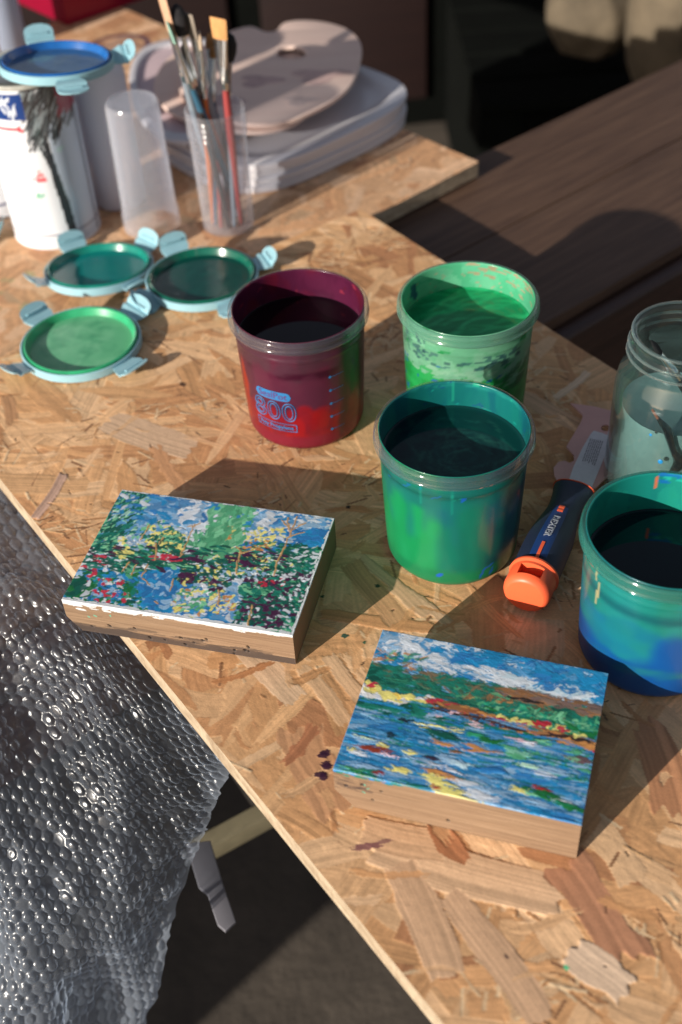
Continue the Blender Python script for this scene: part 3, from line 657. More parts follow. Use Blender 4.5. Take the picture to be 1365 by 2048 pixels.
# ------------------------------------------------------------------ pots
RB, RT, RIM, H = .0505, .0555, .0595, .117
def wall_mat(name, tl=.3, rough=.3):
    return mat(name, attr=True, rough=rough, spec=.5, transluc=tl, coat=.25, coatr=.12)
M_clear = thin_plastic('clear_rim_mat', (.34, .36, .40), .05, (.90, .92, .94), .22, .06, .9)
M_blueink = mat('blue_print_mat', (.02, .15, .36), .6)
def rad(z): return RB+(RT-RB)*min(1, max(0, z/H))**.8
def make_pot(label, x, y, rz, wallcv, wallin, liq_z, liq_mat, liqcv=None, rimcol=None, tl=.3):
    """wall canvases: x = arc length (front of the pot in the middle), y = height"""
    t = thing('plastic_pot', label, 'pot', (x, y, .0002), rz, 'round plastic paint pots on the chipboard')
    n = 192; nz = 72; arc = 2*math.pi*.0555
    rows = []; cols = []
    def ring(r, z, cvs):
        th = (np.arange(n)/n)*2*math.pi
        rows.append(np.stack([r*np.cos(th-math.pi/2-math.pi), r*np.sin(th-math.pi/2-math.pi), np.full(n, z)], -1))
        i = np.clip((th/(2*math.pi)*(cvs.nx-1)).astype(int), 0, cvs.nx-1); j = int(np.clip(z/H*(cvs.ny-1), 0, cvs.ny-1))
        cols.append(cvs.col[j, i])
    th_w = .0011
    ring(.0001, .0008, wallcv); ring(RB*.6, .0008, wallcv); ring(RB-.006, .0004, wallcv); ring(RB-.0022, .0008, wallcv); ring(RB-.0006, .0030, wallcv)
    for k in range(nz+1):
        z = .006+(H-.0015-.006)*k/nz
        extra = .0006*math.exp(-((z-H+.020)/.0012)**2)
        ring(rad(z)+extra, z, wallcv)
    ring(rad(H)+.0001, H-.0003, wallcv); ring(rad(H)-th_w*.5, H, wallin); ring(rad(H)-th_w, H-.0008, wallin)
    for k in range(nz+1):
        z = H-.002-(H-.002-.003)*k/nz
        ring(rad(z)-th_w, z, wallin)
    ring(.0001, .0022, wallin)
    V = np.vstack(rows); F = grid_faces(len(rows), n, True)
    link('pot_wall', mesh_np(V, F, np.vstack(cols)), wall_mat('pot_wall_mat', tl), t)
    # rim: clear plastic flange with two beads
    a = rad(H)+.0004
    prof = [(a, H-.0105), (a+.0014, H-.0115), (RIM-.0004, H-.0100), (RIM, H-.0085), (RIM-.0012, H-.0066), (RIM-.0014, H-.0050), (RIM-.0003, H-.0036), (RIM-.0006, H-.0018), (a+.0016, H-.0002), (a, H-.0004)]
    link('rim', ring_mesh(prof, 128), rimcol or M_clear, t)
    # liquid: a solid body of paint water with a small meniscus
    rr = rad(liq_z)-th_w-.0003
    prof = [(.0001, .0032), (RB-.004, .0032), (rad(.02)-th_w-.0005, .012)] + [(rad(liq_z*k/10)-th_w-.0004, max(.013, liq_z*k/10-.0004)) for k in range(2, 11)] + [(rr, liq_z+.0009), (rr-.0012, liq_z+.0002), (rr-.003, liq_z)] + [(rr*k/30, liq_z) for k in range(27, 0, -1)] + [(.0001, liq_z)]
    bm = lathe(prof, 128)
    lay = bm.verts.layers.float_color.new('Col')
    for v in bm.verts:
        if liqcv is None: v[lay] = (0, 0, 0, 1)
        else:
            i = int(np.clip((v.co.x+.06)/.12*(liqcv.nx-1), 0, liqcv.nx-1)); j = int(np.clip((v.co.y+.06)/.12*(liqcv.ny-1), 0, liqcv.ny-1)); v[lay] = (*liqcv.col[j, i], 1)
    link('paint_water', from_bm(bm, ang=60), liq_mat, t)
    return t
ARC = 2*math.pi*.0555; V_ = math.pi/2
def crust(c, cols, seed, n=26, z0=.86, z1=.99, al=.85):
    random.seed(seed)
    for _ in range(n):
        x = random.random()*ARC; z = random.uniform(z0, z1)*H
        c.dab(x, z, random.uniform(.002, .010), random.uniform(.0012, .003), random.gauss(0, .3), random.choice(cols), al, grain=.05, jag=.5, rag=.4, taper=.8)
        if random.random() < .35: c.dab(x, z-.006, random.uniform(.008, .03), .0012, V_, random.choice(cols), al*.7, grain=.05, jag=.3, taper=.9)
    return c
def wallcv(bands, seed):
    """bands: list of (z0, z1, colours, n, L, W, angle, alpha, x0, x1) in fractions"""
    random.seed(seed); c = Canvas(ARC, H, .0008, bands[0])
    for (z0, z1, cols, n, L, W, ang, al, x0, x1) in bands[1:]:
        for _ in range(n):
            c.dab(random.uniform(x0, x1)*ARC, random.uniform(z0, z1)*H, L*random.uniform(.6, 1.4), W*random.uniform(.6, 1.4), ang+random.gauss(0, .06), np.array(random.choice(cols))*random.uniform(.9, 1.1), al, grain=.03, jag=.3, taper=.8)
    return c
def deepen(c, k):
    c.col = c.col*np.array(k); return c
# maroon pot; sun glow low down and green reflection painted into its wall
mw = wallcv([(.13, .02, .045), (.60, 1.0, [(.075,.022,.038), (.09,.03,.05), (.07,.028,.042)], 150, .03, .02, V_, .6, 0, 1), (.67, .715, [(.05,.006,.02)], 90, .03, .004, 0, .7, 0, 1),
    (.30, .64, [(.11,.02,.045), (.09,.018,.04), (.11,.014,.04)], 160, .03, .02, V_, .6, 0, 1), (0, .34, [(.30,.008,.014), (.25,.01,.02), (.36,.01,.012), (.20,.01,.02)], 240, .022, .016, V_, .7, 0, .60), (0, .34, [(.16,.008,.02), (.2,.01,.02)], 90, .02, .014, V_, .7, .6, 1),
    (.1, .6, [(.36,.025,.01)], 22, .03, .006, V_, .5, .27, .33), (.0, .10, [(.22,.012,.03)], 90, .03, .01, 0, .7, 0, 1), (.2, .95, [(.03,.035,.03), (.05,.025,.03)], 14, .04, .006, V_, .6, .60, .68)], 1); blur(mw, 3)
mi = wallcv([(.17, .012, .05), (.6, 1, [(.22,.015,.06), (.16,.01,.045), (.28,.01,.03)], 100, .03, .02, V_, .6, 0, 1)], 2); blur(mi, 3); deepen(mi, (.5, .9, .8))
crust(mi, [(.10,.01,.03), (.3,.03,.06)], 61, 30, .7, 1)
M_dkliq = mat('dark_water_mat', (.006, .002, .004), .04, spec=.3)
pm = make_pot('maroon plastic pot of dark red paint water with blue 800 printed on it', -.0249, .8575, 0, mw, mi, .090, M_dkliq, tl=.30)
# printing wrapped on the maroon pot
def wrap(meshes, name, parent, matr, off=.00035):
    me = join_np(meshes)
    bm = bmesh.new(); bm.from_mesh(me)
    long_ = [e for e in bm.edges if e.calc_length() > .004]
    if long_: bmesh.ops.subdivide_edges(bm, edges=long_, cuts=4); 
    for v in bm.verts:
        x, z = v.co.x, v.co.y; r = rad(z)+off+v.co.z; a = -math.pi/2+x/.054
        v.co = Vector((r*math.cos(a), r*math.sin(a), z))
    me = bpy.data.meshes.new('m'); bm.to_mesh(me); bm.free(); return link(name, me, matr, parent)
def shift(me, x, y): me.transform(Matrix.Translation((x, y, 0))); return me
def rrect(w_, h_, r, n=8):
    out = []
    for cx_, cy_, a0 in ((w_/2-r, h_/2-r, 0), (-w_/2+r, h_/2-r, 90), (-w_/2+r, -h_/2+r, 180), (w_/2-r, -h_/2+r, 270)):
        for k in range(n): a = R(a0+90*k/(n-1)); out.append((cx_+r*math.cos(a), cy_+r*math.sin(a)))
    return out
def frame(w_, h_, r, t_):
    return plate(rrect(w_, h_, r), -.00005, .00005, holes=[rrect(w_-2*t_, h_-2*t_, max(r-t_, .0003))])
PX = -.0280
def strip_plate(w_, h_, r):
    # a solid badge made of narrow slices so that it bends round the pot
    P = []; n = 24; F = []
    for k in range(n+1):
        x = -w_/2+w_*k/n; e = max(0, abs(x)-(w_/2-r)); hh = h_/2-r+math.sqrt(max(0, r*r-e*e)); P += [(x, -hh, 0), (x, hh, 0)]
    for k in range(n): F.append((2*k, 2*k+2, 2*k+3, 2*k+1))
    me = bpy.data.meshes.new('m'); me.from_pydata(P, [], F); return me
wrap([shift(strip_plate(.034, .0092, .0045), PX, .0600)], 'printed_badge', pm, M_blueink)
M_badgetxt = mat('badge_text_mat', (.10, .03, .14), .5)
wrap([shift(text_mesh('SealPot', .0092), PX, .0600)], 'badge_lettering', pm, M_badgetxt, .0006)
wrap([shift(text_mesh('800', .0275, outline=.0005, spacing=1.04), PX, .0425)], 'number_print', pm, M_blueink)
wrap([shift(frame(.040, .0085, .0006, .0007), PX, .0262), shift(text_mesh('Poly Propylene', .0056, bold=.0001), PX, .0262)], 'material_print', pm, M_blueink)
tk = []
for k in range(5):
    z = .020+k*.0142
    bm = bmesh.new(); bmesh.ops.create_circle(bm, cap_ends=True, segments=12, radius=.0014); mm = bpy.data.meshes.new('m'); bm.to_mesh(mm); bm.free(); tk.append(shift(mm, .0235, z))
    mm = bpy.data.meshes.new('m'); mm.from_pydata([(0, -.00022, 0), (.004, -.00022, 0), (.008, -.00022, 0), (.012, -.00022, 0), (.012, .00022, 0), (.008, .00022, 0), (.004, .00022, 0), (0, .00022, 0)], [], [(0, 1, 6, 7), (1, 2, 5, 6), (2, 3, 4, 5)]); tk.append(shift(mm, .025, z))
wrap(tk, 'scale_marks', pm, M_blueink)
# light green pot
lw = wallcv([(.02, .34, .10), (.62, 1.0, [(.22,.58,.36), (.26,.60,.40), (.18,.52,.32)], 260, .02, .014, 0, .8, 0, 1), (.0, .62, [(.02,.42,.10), (.015,.36,.08), (.03,.48,.13)], 260, .03, .012, 0.1, .7, 0, 1),
    (.60, .70, [(.32,.62,.44), (.24,.55,.38)], 80, .010, .004, .2, .8, .2, .8), (.40, .62, [(.01,.17,.07), (.02,.22,.09)], 34, .014, .008, .6, .5, .58, .75), (.70, .80, [(.05,.17,.17), (.08,.22,.22), (.04,.13,.14)], 46, .007, .003, .1, .8, .33, .62), (.72, .88, [(.08,.2,.2)], 18, .008, .003, -.8, .8, .27, .37), (.45, .70, [(.02,.16,.45)], 7, .006, .0025, .5, .9, .25, .65), (.3, .7, [(.02,.2,.5)], 8, .005, .004, 1.2, .9, .26, .30), (.45, .6, [(.3,.7,.5)], 20, .02, .003, .1, .4, .5, .8)], 3)
deepen(lw, (.8, .82, .8))
li = wallcv([(.10, .52, .28), (.6, 1, [(.14,.56,.34), (.10,.50,.28), (.18,.60,.36)], 100, .02, .014, 0, .6, 0, 1), (.84, .99, [(.5,.36,.24), (.45,.32,.2)], 22, .012, .0022, .1, .85, .76, .98), (.7, .95, [(.5,.4,.28)], 26, .004, .0012, .5, .8, .80, 1.), (.78, .96, [(.4,.38,.25)], 20, .004, .0012, .5, .8, 0, .2), (.83, .93, [(.03,.12,.16)], 7, .008, .005, 1.2, .9, .135, .155)], 4)
lq = Canvas(.12, .12, .001, (.004, .11, .045)); random.seed(9)
for _ in range(160): lq.dab(random.uniform(0, .12), random.uniform(0, .12), .04, .004, random.gauss(.2, .25), random.choice([(.01,.20,.08), (.02,.27,.12), (.003,.08,.03), (.006,.14,.06)]), .5, grain=.1, jag=.3, taper=.9, wave=.004)
blur(lq, 2); deepen(lq, (1.8, 2.0, 1.8)); M_attrliq = mat('green_water_mat', attr=True, rough=.06, spec=.3)
make_pot('light green plastic pot with mint dried paint inside, furthest back of the pots', .1166, .8515, 0, lw, li, .092, M_attrliq, lq, thin_plastic('minty_rim_mat', (.30, .54, .44), .18, (.80, .93, .90), .25, .08, .8), tl=.40)
# front pot, green to teal; dark shadow side on the right painted in
fwv = wallcv([(.02, .24, .16), (0, 1, [(.01,.36,.13), (.012,.33,.12), (.015,.39,.16)], 260, .05, .010, V_, .6, .22, .50), (0, 1, [(.01,.25,.18), (.01,.22,.17)], 150, .05, .010, V_, .6, .46, .60), (0, 1, [(.005,.10,.16), (.005,.07,.14), (.01,.13,.17)], 190, .05, .010, V_, .6, .57, .95), (.5, .97, [(.01,.15,.24), (.02,.22,.26), (.015,.30,.2)], 44, .03, .006, V_, .45, .27, .62), (.74, .97, [(.015,.24,.22), (.01,.20,.20)], 140, .02, .012, 0, .6, .2, .9), (.80, .84, [(.01,.13,.12)], 80, .03, .004, 0, .6, 0, 1), (0, .12, [(.012,.28,.12)], 100, .03, .01, 0, .6, .2, .7)], 5); blur(fwv, 14); deepen(fwv, (.7, .74, .66))
random.seed(5)
for x, z, L, W, c in ((.452, .115, .005, .0035, (.01,.12,.55)), (.50, .80, .006, .004, (.01,.12,.5)), (.555, .10, .011, .003, (.01,.14,.5)), (.575, .14, .008, .0022, (.01,.14,.5)), (.58, .08, .009, .0022, (.01,.14,.5))):
    fwv.dab(x*ARC, z*H, L, W, random.uniform(.3, 1.4), c, .95, grain=.02, jag=.3, taper=.7)
fi = wallcv([(.008, .17, .17), (.5, 1, [(.01,.24,.18), (.008,.15,.17), (.01,.20,.16)], 120, .04, .02, V_, .6, 0, 1), (.96, 1, [(.03,.4,.3)], 40, .01, .002, 0, .6, 0, 1)], 6); blur(fi, 2); deepen(fi, (.7, .75, .85))
crust(fi, [(.01,.3,.25), (.01,.1,.2), (.02,.4,.25)], 62, 34, .8, 1); crust(fwv, [(.01,.13,.40), (.01,.3,.22), (.005,.12,.12)], 63, 24, .78, .9, .6)
fq = Canvas(.12, .12, .001, (.003, .035, .034)); random.seed(12)
for k in range(120):
    a = random.uniform(0, 6.28); r = random.uniform(.004, .045); fq.dab(.066+r*math.cos(a), .055+r*math.sin(a), .022, .0016, a+1.57+random.gauss(0, .2), random.choice([(.012,.11,.09), (.006,.06,.06), (.002,.015,.02), (.02,.12,.09)]), .45, grain=.1, jag=.3, taper=.9, wave=.002)
for k in range(30): fq.dab(random.uniform(0, .045), random.uniform(.03, .11), .02, .010, random.uniform(0, 3), (.002, .012, .02), .5, grain=0, jag=.3, taper=.8)
blur(fq, 1)
make_pot('green plastic pot shading to teal, beside the scraper handle with the orange cap', .0863, .6845, 0, fwv, fi, .094, mat('teal_water_mat', attr=True, rough=.07, spec=.3), fq, tl=.26)
# right pot, teal above blue
rw = wallcv([(.012, .22, .22), (.55, 1, [(.015,.32,.22), (.015,.29,.17), (.02,.34,.26)], 180, .04, .012, V_, .6, 0, 1), (.22, .56, [(.012,.26,.27), (.01,.22,.30), (.015,.28,.24)], 200, .04, .016, .1, .6, 0, 1), (0, .30, [(.006,.11,.34), (.005,.09,.32), (.01,.14,.34)], 220, .04, .016, .1, .6, 0, 1), (.1, .5, [(.006,.12,.36)], 60, .03, .012, V_, .5, .46, .62), (.70, .735, [(.008,.15,.14)], 90, .03, .004, 0, .6, 0, 1), (.2, .28, [(.02,.3,.22)], 26, .03, .003, .08, .4, .3, .8)], 7); blur(rw, 10); deepen(rw, (.8, .72, .9))
for x, z, L, W in ((.305, .83, .022, .002), (.315, .70, .026, .0022)): rw.dab(x*ARC, z*H, L, W, V_-.1, (.45, .42, .22), .9, grain=.02, jag=.2, taper=.9)
ri = wallcv([(.010, .24, .20), (.5, 1, [(.015,.30,.22), (.01,.22,.20), (.015,.28,.2)], 120, .04, .02, V_, .6, 0, 1), (.93, 1, [(.01,.14,.48), (.02,.4,.14), (.02,.45,.35)], 50, .009, .003, .1, .8, .70, .99), (.85, 1, [(.7,.15,.05)], 3, .012, .0012, V_, .9, .983, .99)], 8)
make_pot('teal and blue plastic pot cut by the right edge of the picture', .2162, .5659, 0, rw, ri, .084, mat('night_water_mat', (.002, .011, .016), .05, spec=.3), None, thin_plastic('teal_rim_mat', (.07, .33, .29), .30, (.7, .90, .86), .30, .08, .8), tl=.26)
# ------------------------------------------------------------------ lids
M_turq = mat('turquoise_plastic_mat', (.33, .58, .66), .35, transluc=.15, coat=.2, noise=.06, nscale=80)
def clip_mesh(flare, wid=.031, ln=.028, curl=.3):
    """hinged clip: thin shaped plate, root at the origin, pointing to +x"""
    nx_, ny_ = 18, 12; th = .0014; V = []; 
    pts = []
    x, z, a = 0, 0, 0.0
    for i in range(nx_):
        f = i/(nx_-1)
        a = flare*min(1, f*3)+curl*max(0, f-.55)*2-(.9*math.exp(-((f-.42)/.07)**2))+.9*math.exp(-((f-.55)/.07)**2)
        pts.append((x, z)); x += ln/(nx_-1)*math.cos(a); z += ln/(nx_-1)*math.sin(a)
    top = []; bot = []
    for i, (px_, pz_) in enumerate(pts):
        f = i/(nx_-1); hw = wid/2*(.72+.28*min(1, f*3))*math.sqrt(max(.02, 1-max(0, (f-.72)/.29)**2.2))
        top.append([(px_, -hw+2*hw*j/(ny_-1), pz_+th) for j in range(ny_)]); bot.append([(px_, -hw+2*hw*j/(ny_-1), pz_) for j in range(ny_)])
    bm = bmesh.new(); T = [[bm.verts.new(p) for p in r] for r in top]; B = [[bm.verts.new(p) for p in r] for r in bot]
    for i in range(nx_-1):
        for j in range(ny_-1):
            bm.faces.new((T[i][j], T[i+1][j], T[i+1][j+1], T[i][j+1])); bm.faces.new((B[i][j], B[i][j+1], B[i+1][j+1], B[i+1][j]))
        bm.faces.new((T[i][0], B[i][0], B[i+1][0], T[i+1][0])); bm.faces.new((T[i][-1], T[i+1][-1], B[i+1][-1], B[i][-1]))
    for j in range(ny_-1):
        bm.faces.new((T[0][j], T[0][j+1], B[0][j+1], B[0][j])); bm.faces.new((T[-1][j], B[-1][j], B[-1][j+1], T[-1][j+1]))
    # raised catch bar and dark slot edges
    k = int(nx_*.62); bx_, bz_ = pts[k]
    box(bm, bx_-.001, bx_+.001, -wid*.3, wid*.3, bz_+th*.5, bz_+th+.0014)
    return from_bm(bm, ang=50)
def make_lid(label, pos, rz, tilt, clips, pool_cols, ring_col, pcv_seed, ruf=.12):
    t = thing('snap_lid', label, 'lid', pos, 0, 'turquoise snap lids lying upside down')
    t.rotation_euler = (tilt[0], tilt[1], 0)
    ro = .0585
    # shallow dish: outer skirt and floor
    link('lid_shell', ring_mesh([(.001, .0), (ro-.001, .0), (ro, .001), (ro, .0085), (ro-.0012, .0092), (ro-.0022, .0085), (ro-.0026, .0022), (.001, .0016)], 96), M_turq, t)
    rc = mat('lid_ring_mat', ring_col, ruf+.1, noise=.3, nscale=30, coat=.4)
    link('sealing_ring', ring_mesh([(ro-.0032, .0018), (ro-.0034, .0098), (ro-.0050, .0108), (ro-.0064, .0100), (ro-.0085, .0052), (ro-.0098, .0020)], 96), rc, t)
    random.seed(pcv_seed); pc = Canvas(.12, .12, .001, pool_cols[0])
    for k in range(130):
        a = random.uniform(0, 6.28); r = random.uniform(0, .045); pc.dab(.06+r*math.cos(a), .06+r*math.sin(a), random.uniform(.008, .03), random.uniform(.003, .01), random.gauss(.5, .9), random.choice(pool_cols), .4, grain=.04, jag=.3, taper=.9, wave=.003)
    blur(pc, 3)
    rp = ro-.0102; bm = lathe([(.0001, .0017), (rp, .0017), (rp+.0010, .0036)]+[(rp*k/24, .0034) for k in range(23, 0, -1)]+[(.0001, .0034)], 96)
    lay = bm.verts.layers.float_color.new('Col')
    for v in bm.verts:
        i = int(np.clip((v.co.x+.06)/.12*(pc.nx-1), 0, pc.nx-1)); j = int(np.clip((v.co.y+.06)/.12*(pc.ny-1), 0, pc.ny-1)); v[lay] = (*pc.col[j, i], 1)
    link('paint_film', from_bm(bm, ang=60), mat('lid_paint_mat', attr=True, rough=ruf, spec=.5, bump=.0004, bscale=70), t)
    for ang, flare, roll_ in clips:
        c = link('clip', clip_mesh(flare), M_turq, t); a = R(ang)
        c.location = ((ro-.001)*math.cos(a), (ro-.001)*math.sin(a), .0045); c.rotation_euler = (roll_, 0, a)
    return t
lg = at(165, 700, .006); tl_ = at(197, 545, .003); dk = at(406, 562, .004); bl = at(113, 126, .180)
make_lid('turquoise snap lid filled with light green paint, nearest of the lids', (-.2413, .9847, .0006), 0, (0, 0), [(135, .45, 0), (45, .5, .1), (215, .35, .2), (-42, .25, 0)], [(.12,.42,.22), (.20,.52,.30), (.05,.28,.14), (.16,.48,.26)], (.03, .34, .15), 1, .22)
make_lid('turquoise snap lid with flat teal paint, tipped against the chipboard edge beside the paint can', (-.2398*1.01, 1.1318*1.008, -.0125), 0, (R(-7), R(0)), [(122, .9, 0), (47, .9, .1), (205, .55, .1), (-48, .45, 0)], [(.004,.20,.19), (.004,.18,.18), (.006,.22,.20)], (.006, .20, .15), 2, .12)
make_lid('turquoise snap lid with very dark green paint, behind the maroon pot', (-.1276, 1.0879, .0006), 0, (R(-1.5), 0), [(118, 1.0, 0), (20, .5, 0), (215, .3, -.5), (-62, -.1, 0)], [(.003,.055,.045), (.004,.07,.055), (.003,.045,.04)], (.004, .10, .065), 3, .10)
make_lid('turquoise snap lid with blue paint balanced on top of the paint can', (bl.x, bl.y, .1755), 0, (R(-5), R(3)), [(112, .9, 0), (15, .5, .3), (-70, -.35, 0), (190, .2, 0)], [(.05,.12,.24), (.03,.10,.26), (.08,.15,.24)], (.012, .11, .36), 4, .10)
le = at(-95, 480, Z2)
make_lid('turquoise snap lid of which only one clip shows at the left edge', (le.x-.012, le.y, Z2+.0002), 0, (0, 0), [(-3, .9, 0), (87, .5, 0), (177, .5, 0), (-93, .5, 0)], [(.1,.3,.2)], (.05, .3, .2), 5)
# ------------------------------------------------------------------ scraper
M_steel = mat('blade_mat', (.62, .34, .31), .42, metal=.0, noise=.10, nscale=30, bump=.00005, bscale=600)
M_navy = mat('navy_rubber_mat', (.012, .022, .05), .55, bump=.00006, bscale=1500)
M_royal = mat('blue_plastic_mat', (.012, .045, .17), .35)
M_orange = mat('orange_plastic_mat', (.90, .13, .045), .42, noise=.04, nscale=120)
ax0 = at(1149, 975, .017); ax1 = at(1058, 1175, .019)
dirv = (Vector((ax1.x, ax1.y, 0))-Vector((ax0.x, ax0.y, 0))); HL = dirv.length; dang = math.atan2(dirv.y, dirv.x)
sc = thing('scraper', 'multi tool paint scraper with dark blue handle and orange end cap', 'scraper', (ax0.x, ax0.y, 0), dang)
def sloc(u, v, z): # photo pixel -> scraper's own frame
    p = at(u, v, z)-Vector((ax0.x, ax0.y, 0)); return (p.x*math.cos(dang)+p.y*math.sin(dang), -p.x*math.sin(dang)+p.y*math.cos(dang))
def handle_mesh(pr, n=40, zc=.0175, flat=1.0):
    """pr: (x, half width, half height, z centre)"""
    bm = bmesh.new(); rings = []
    for x, a, b_, zc in pr:
        rings.append([bm.verts.new((x, a*math.copysign(abs(math.cos(t))**.85, math.cos(t)), zc+b_*math.copysign(abs(math.sin(t))**.85, math.sin(t)))) for t in [2*math.pi*k/n for k in range(n)]])
    for p, q in zip(rings, rings[1:]):
        for k in range(n): bm.faces.new((p[k], p[(k+1) % n], q[(k+1) % n], q[k]))
    bm.faces.new(rings[0]); bm.faces.new(rings[-1]); return bm
HP = [(0, .0145, .0095, .0135), (.002, .0165, .0112, .0138), (.010, .0150, .0112, .0140), (.022, .0135, .0115, .0145), (.034, .0135, .0122, .0150), (.048, .0155, .0136, .0158), (.062, .0172, .0152, .0168), (.076, .0178, .0164, .0178), (HL-.026, .0178, .0170, .0182), (HL-.014, .0172, .0168, .0182)]
HP = catmull(HP, 40)
link('handle', from_bm(handle_mesh(HP), ang=60), M_navy, sc)
# blue top inlay along the handle
HPi = [(x, a*.66, b_*.6, zc+b_*.43) for x, a, b_, zc in HP if .034 < x < HL-.018]
link('handle_inlay', from_bm(handle_mesh(HPi), ang=60), M_royal, sc)
link('orange_collar', from_bm(handle_mesh([(-.0015, .0158, .0100, .0137), (.0006, .0172, .0116, .0138), (.0006, .0160, .0106, .0138)]), ang=50), M_orange, sc)
def zt(x):
    i = min(range(len(HP)), key=lambda k: abs(HP[k][0]-x)); return HP[i][3]+HP[i][2]*1.03
for xa, xb, hw in ((.036, .044, .0022), (HL-.034, HL-.016, .0012)):
    bm = bmesh.new(); vv = []
    for k in range(5):
        x = xa+(xb-xa)*k/4; vv.append([bm.verts.new((x, s*hw, zt(x)+h)) for s, h in ((-1, -.0008), (-1, .0004), (1, .0004), (1, -.0008))])
    for p, q in zip(vv, vv[1:]):
        for k in range(4): bm.faces.new((p[k], p[(k+1) % 4], q[(k+1) % 4], q[k]))
    bm.faces.new(vv[0]); bm.faces.new(vv[-1]); link('orange_mark', from_bm(bm, sm=False), M_orange, sc)
tm = text_mesh('DEXTER', .0072, ext=.0002, bold=.0002, spacing=1.1)
for v in tm.vertices:
    x = (.046+HL-.036)/2+v.co.x*1.0; v.co = Vector((x, v.co.y, zt(x)+.0003+v.co.z))
link('lettering', tm, mat('grey_print_mat', (.30, .33, .38), .5), sc)
# orange end cap with a real slot
capz = .0190; cr = .0192
bm = lathe([(.0001, 0), (cr-.0014, 0), (cr-.0002, .0012), (cr, .003), (cr-.0008, .0042), (cr-.0014, .0050), (cr-.0010, .018), (cr-.0015, .0208), (cr-.0028, .0232), (cr-.0048, .0246), (cr-.0054, .0247), (.0001, .0247)], 56)
bmesh.ops.rotate(bm, verts=bm.verts, matrix=Matrix.Rotation(math.pi/2, 3, 'Y'))
capm = from_bm(bm, ang=35)
cap = link('end_cap', capm, M_orange, sc); cap.location = (HL-.015, 0, capz)
bm = bmesh.new(); box(bm, HL-.0075, HL+.0035, -.0088, .0088, capz+cr-.0125, capz+cr+.01); ct = from_bm(bm, sm=False); co_ = link('cutter', ct, None, sc)
bpy.context.view_layer.update()
md = cap.modifiers.new('b', 'BOOLEAN'); md.object = co_; md.operation = 'DIFFERENCE'; md.solver = 'EXACT'
bpy.context.view_layer.update()
nm = bpy.data.meshes.new_from_object(cap.evaluated_get(bpy.context.evaluated_depsgraph_get())); cap.modifiers.clear(); cap.data = nm
nm.set_sharp_from_angle(angle=R(35)); bpy.data.objects.remove(co_)
ZBL = .0105
bl_px = [(1118, 968), (1109, 950), (1108, 935), (1117, 924), (1130, 921), (1140, 926), (1149, 921), (1148, 910), (1133, 893), (1163, 843), (1166, 830), (1141, 806), (1190, 813), (1235, 824), (1262, 850), (1262, 920), (1232, 935), (1192, 975), (1180, 982)]
hole = [sloc(1212+9.5*math.cos(a), 856+6.5*math.sin(a), ZBL) for a in [2*math.pi*k/20 for k in range(20)]]
link('blade', plate([sloc(u, v, ZBL) for u, v in bl_px], ZBL-.0015, ZBL, 0, [hole]), M_steel, sc)
M_label = mat('paper_label_mat', (.66, .64, .68), .5, noise=.06, nscale=200)
lab_px = [(1134, 972), (1147, 935), (1165, 897), (1182, 868), (1188, 862), (1204, 866), (1218, 872), (1222, 880), (1205, 925), (1182, 980)]
link('label', plate([sloc(u, v, ZBL) for u, v in lab_px], ZBL+.0001, ZBL+.0004), M_label, sc)
tx = text_mesh('SCRAPER TOOL 12 IN 1\nOpen cans Clean rollers\nRemove nails Spread\nScrape paint surfaces\nCaution sharp edges\nKeep away children', .0042)
a0 = sloc(1196, 872, ZBL); a1 = sloc(1165, 960, ZBL); ta = math.atan2(a1[1]-a0[1], a1[0]-a0[0])
tm2 = []
# text rows drawn as fine grey lines of dashes (too small to read in the photo)
V = []; F = []
random.seed(2)
for r_ in range(7):
    s0 = 0.006
    while s0 < .036:
        ln = random.uniform(.0015, .0045); cx_, cy_ = a0[0]+math.cos(ta)*s0, a0[1]+math.sin(ta)*s0
        off = (r_-3)*.0017; k = len(V)
        for ds, dt in ((0, 0), (ln, 0), (ln, .0007), (0, .0007)):
            V.append((a0[0]+math.cos(ta)*(s0+ds)-math.sin(ta)*(off+dt), a0[1]+math.sin(ta)*(s0+ds)+math.cos(ta)*(off+dt), ZBL+.0006))
        F.append((k, k+1, k+2, k+3)); s0 += ln+.0007
me = bpy.data.meshes.new('m'); me.from_pydata(V, [], F); link('small_print', me, mat('label_ink_mat', (.16, .15, .17), .6), sc)
# ------------------------------------------------------------------ glass jar
JX, JY = .2655, .7380
M_glass = thin_plastic('jar_glass_mat', (.10, .16, .155), .01, (.88, .95, .94), .50, .02, .9)
jr = thing('glass_jar', 'clear screw neck glass jar of cloudy pale blue water at the right edge', 'jar', (JX, JY, .0002))
JR, JM, JH = .0480, .0390, .150
outer = [(.0001, 0), (JR-.006, 0), (JR-.0015, .002), (JR, .007), (JR, .100), (JR-.002, .112), (JR-.008, .120), (JM+.0005, .1265), (JM-.0005, .129), (JM+.0026, .1305), (JM+.0028, .1325), (JM-.0004, .1340), (JM-.0004, .1370), (JM+.0024, .1385), (JM+.0024, .1400), (JM-.0002, .1415), (JM, .1440), (JM+.0022, .1465), (JM+.0020, .149), (JM-.0002, JH)]
inner = [(JM-.0026, JH-.001), (JM-.003, .146), (JM-.0034, .130), (JR-.0115, .1185), (JR-.0048, .110), (JR-.0030, .100), (JR-.0030, .008), (JR-.008, .005), (.0001, .005)]
link('glass', from_bm(lathe(outer+inner, 96), ang=70), M_glass, jr)
M_ridge = thin_plastic('glass_ridge_mat', (.52, .62, .62), .04, (.9, .96, .95), .55, .03, 1.0)
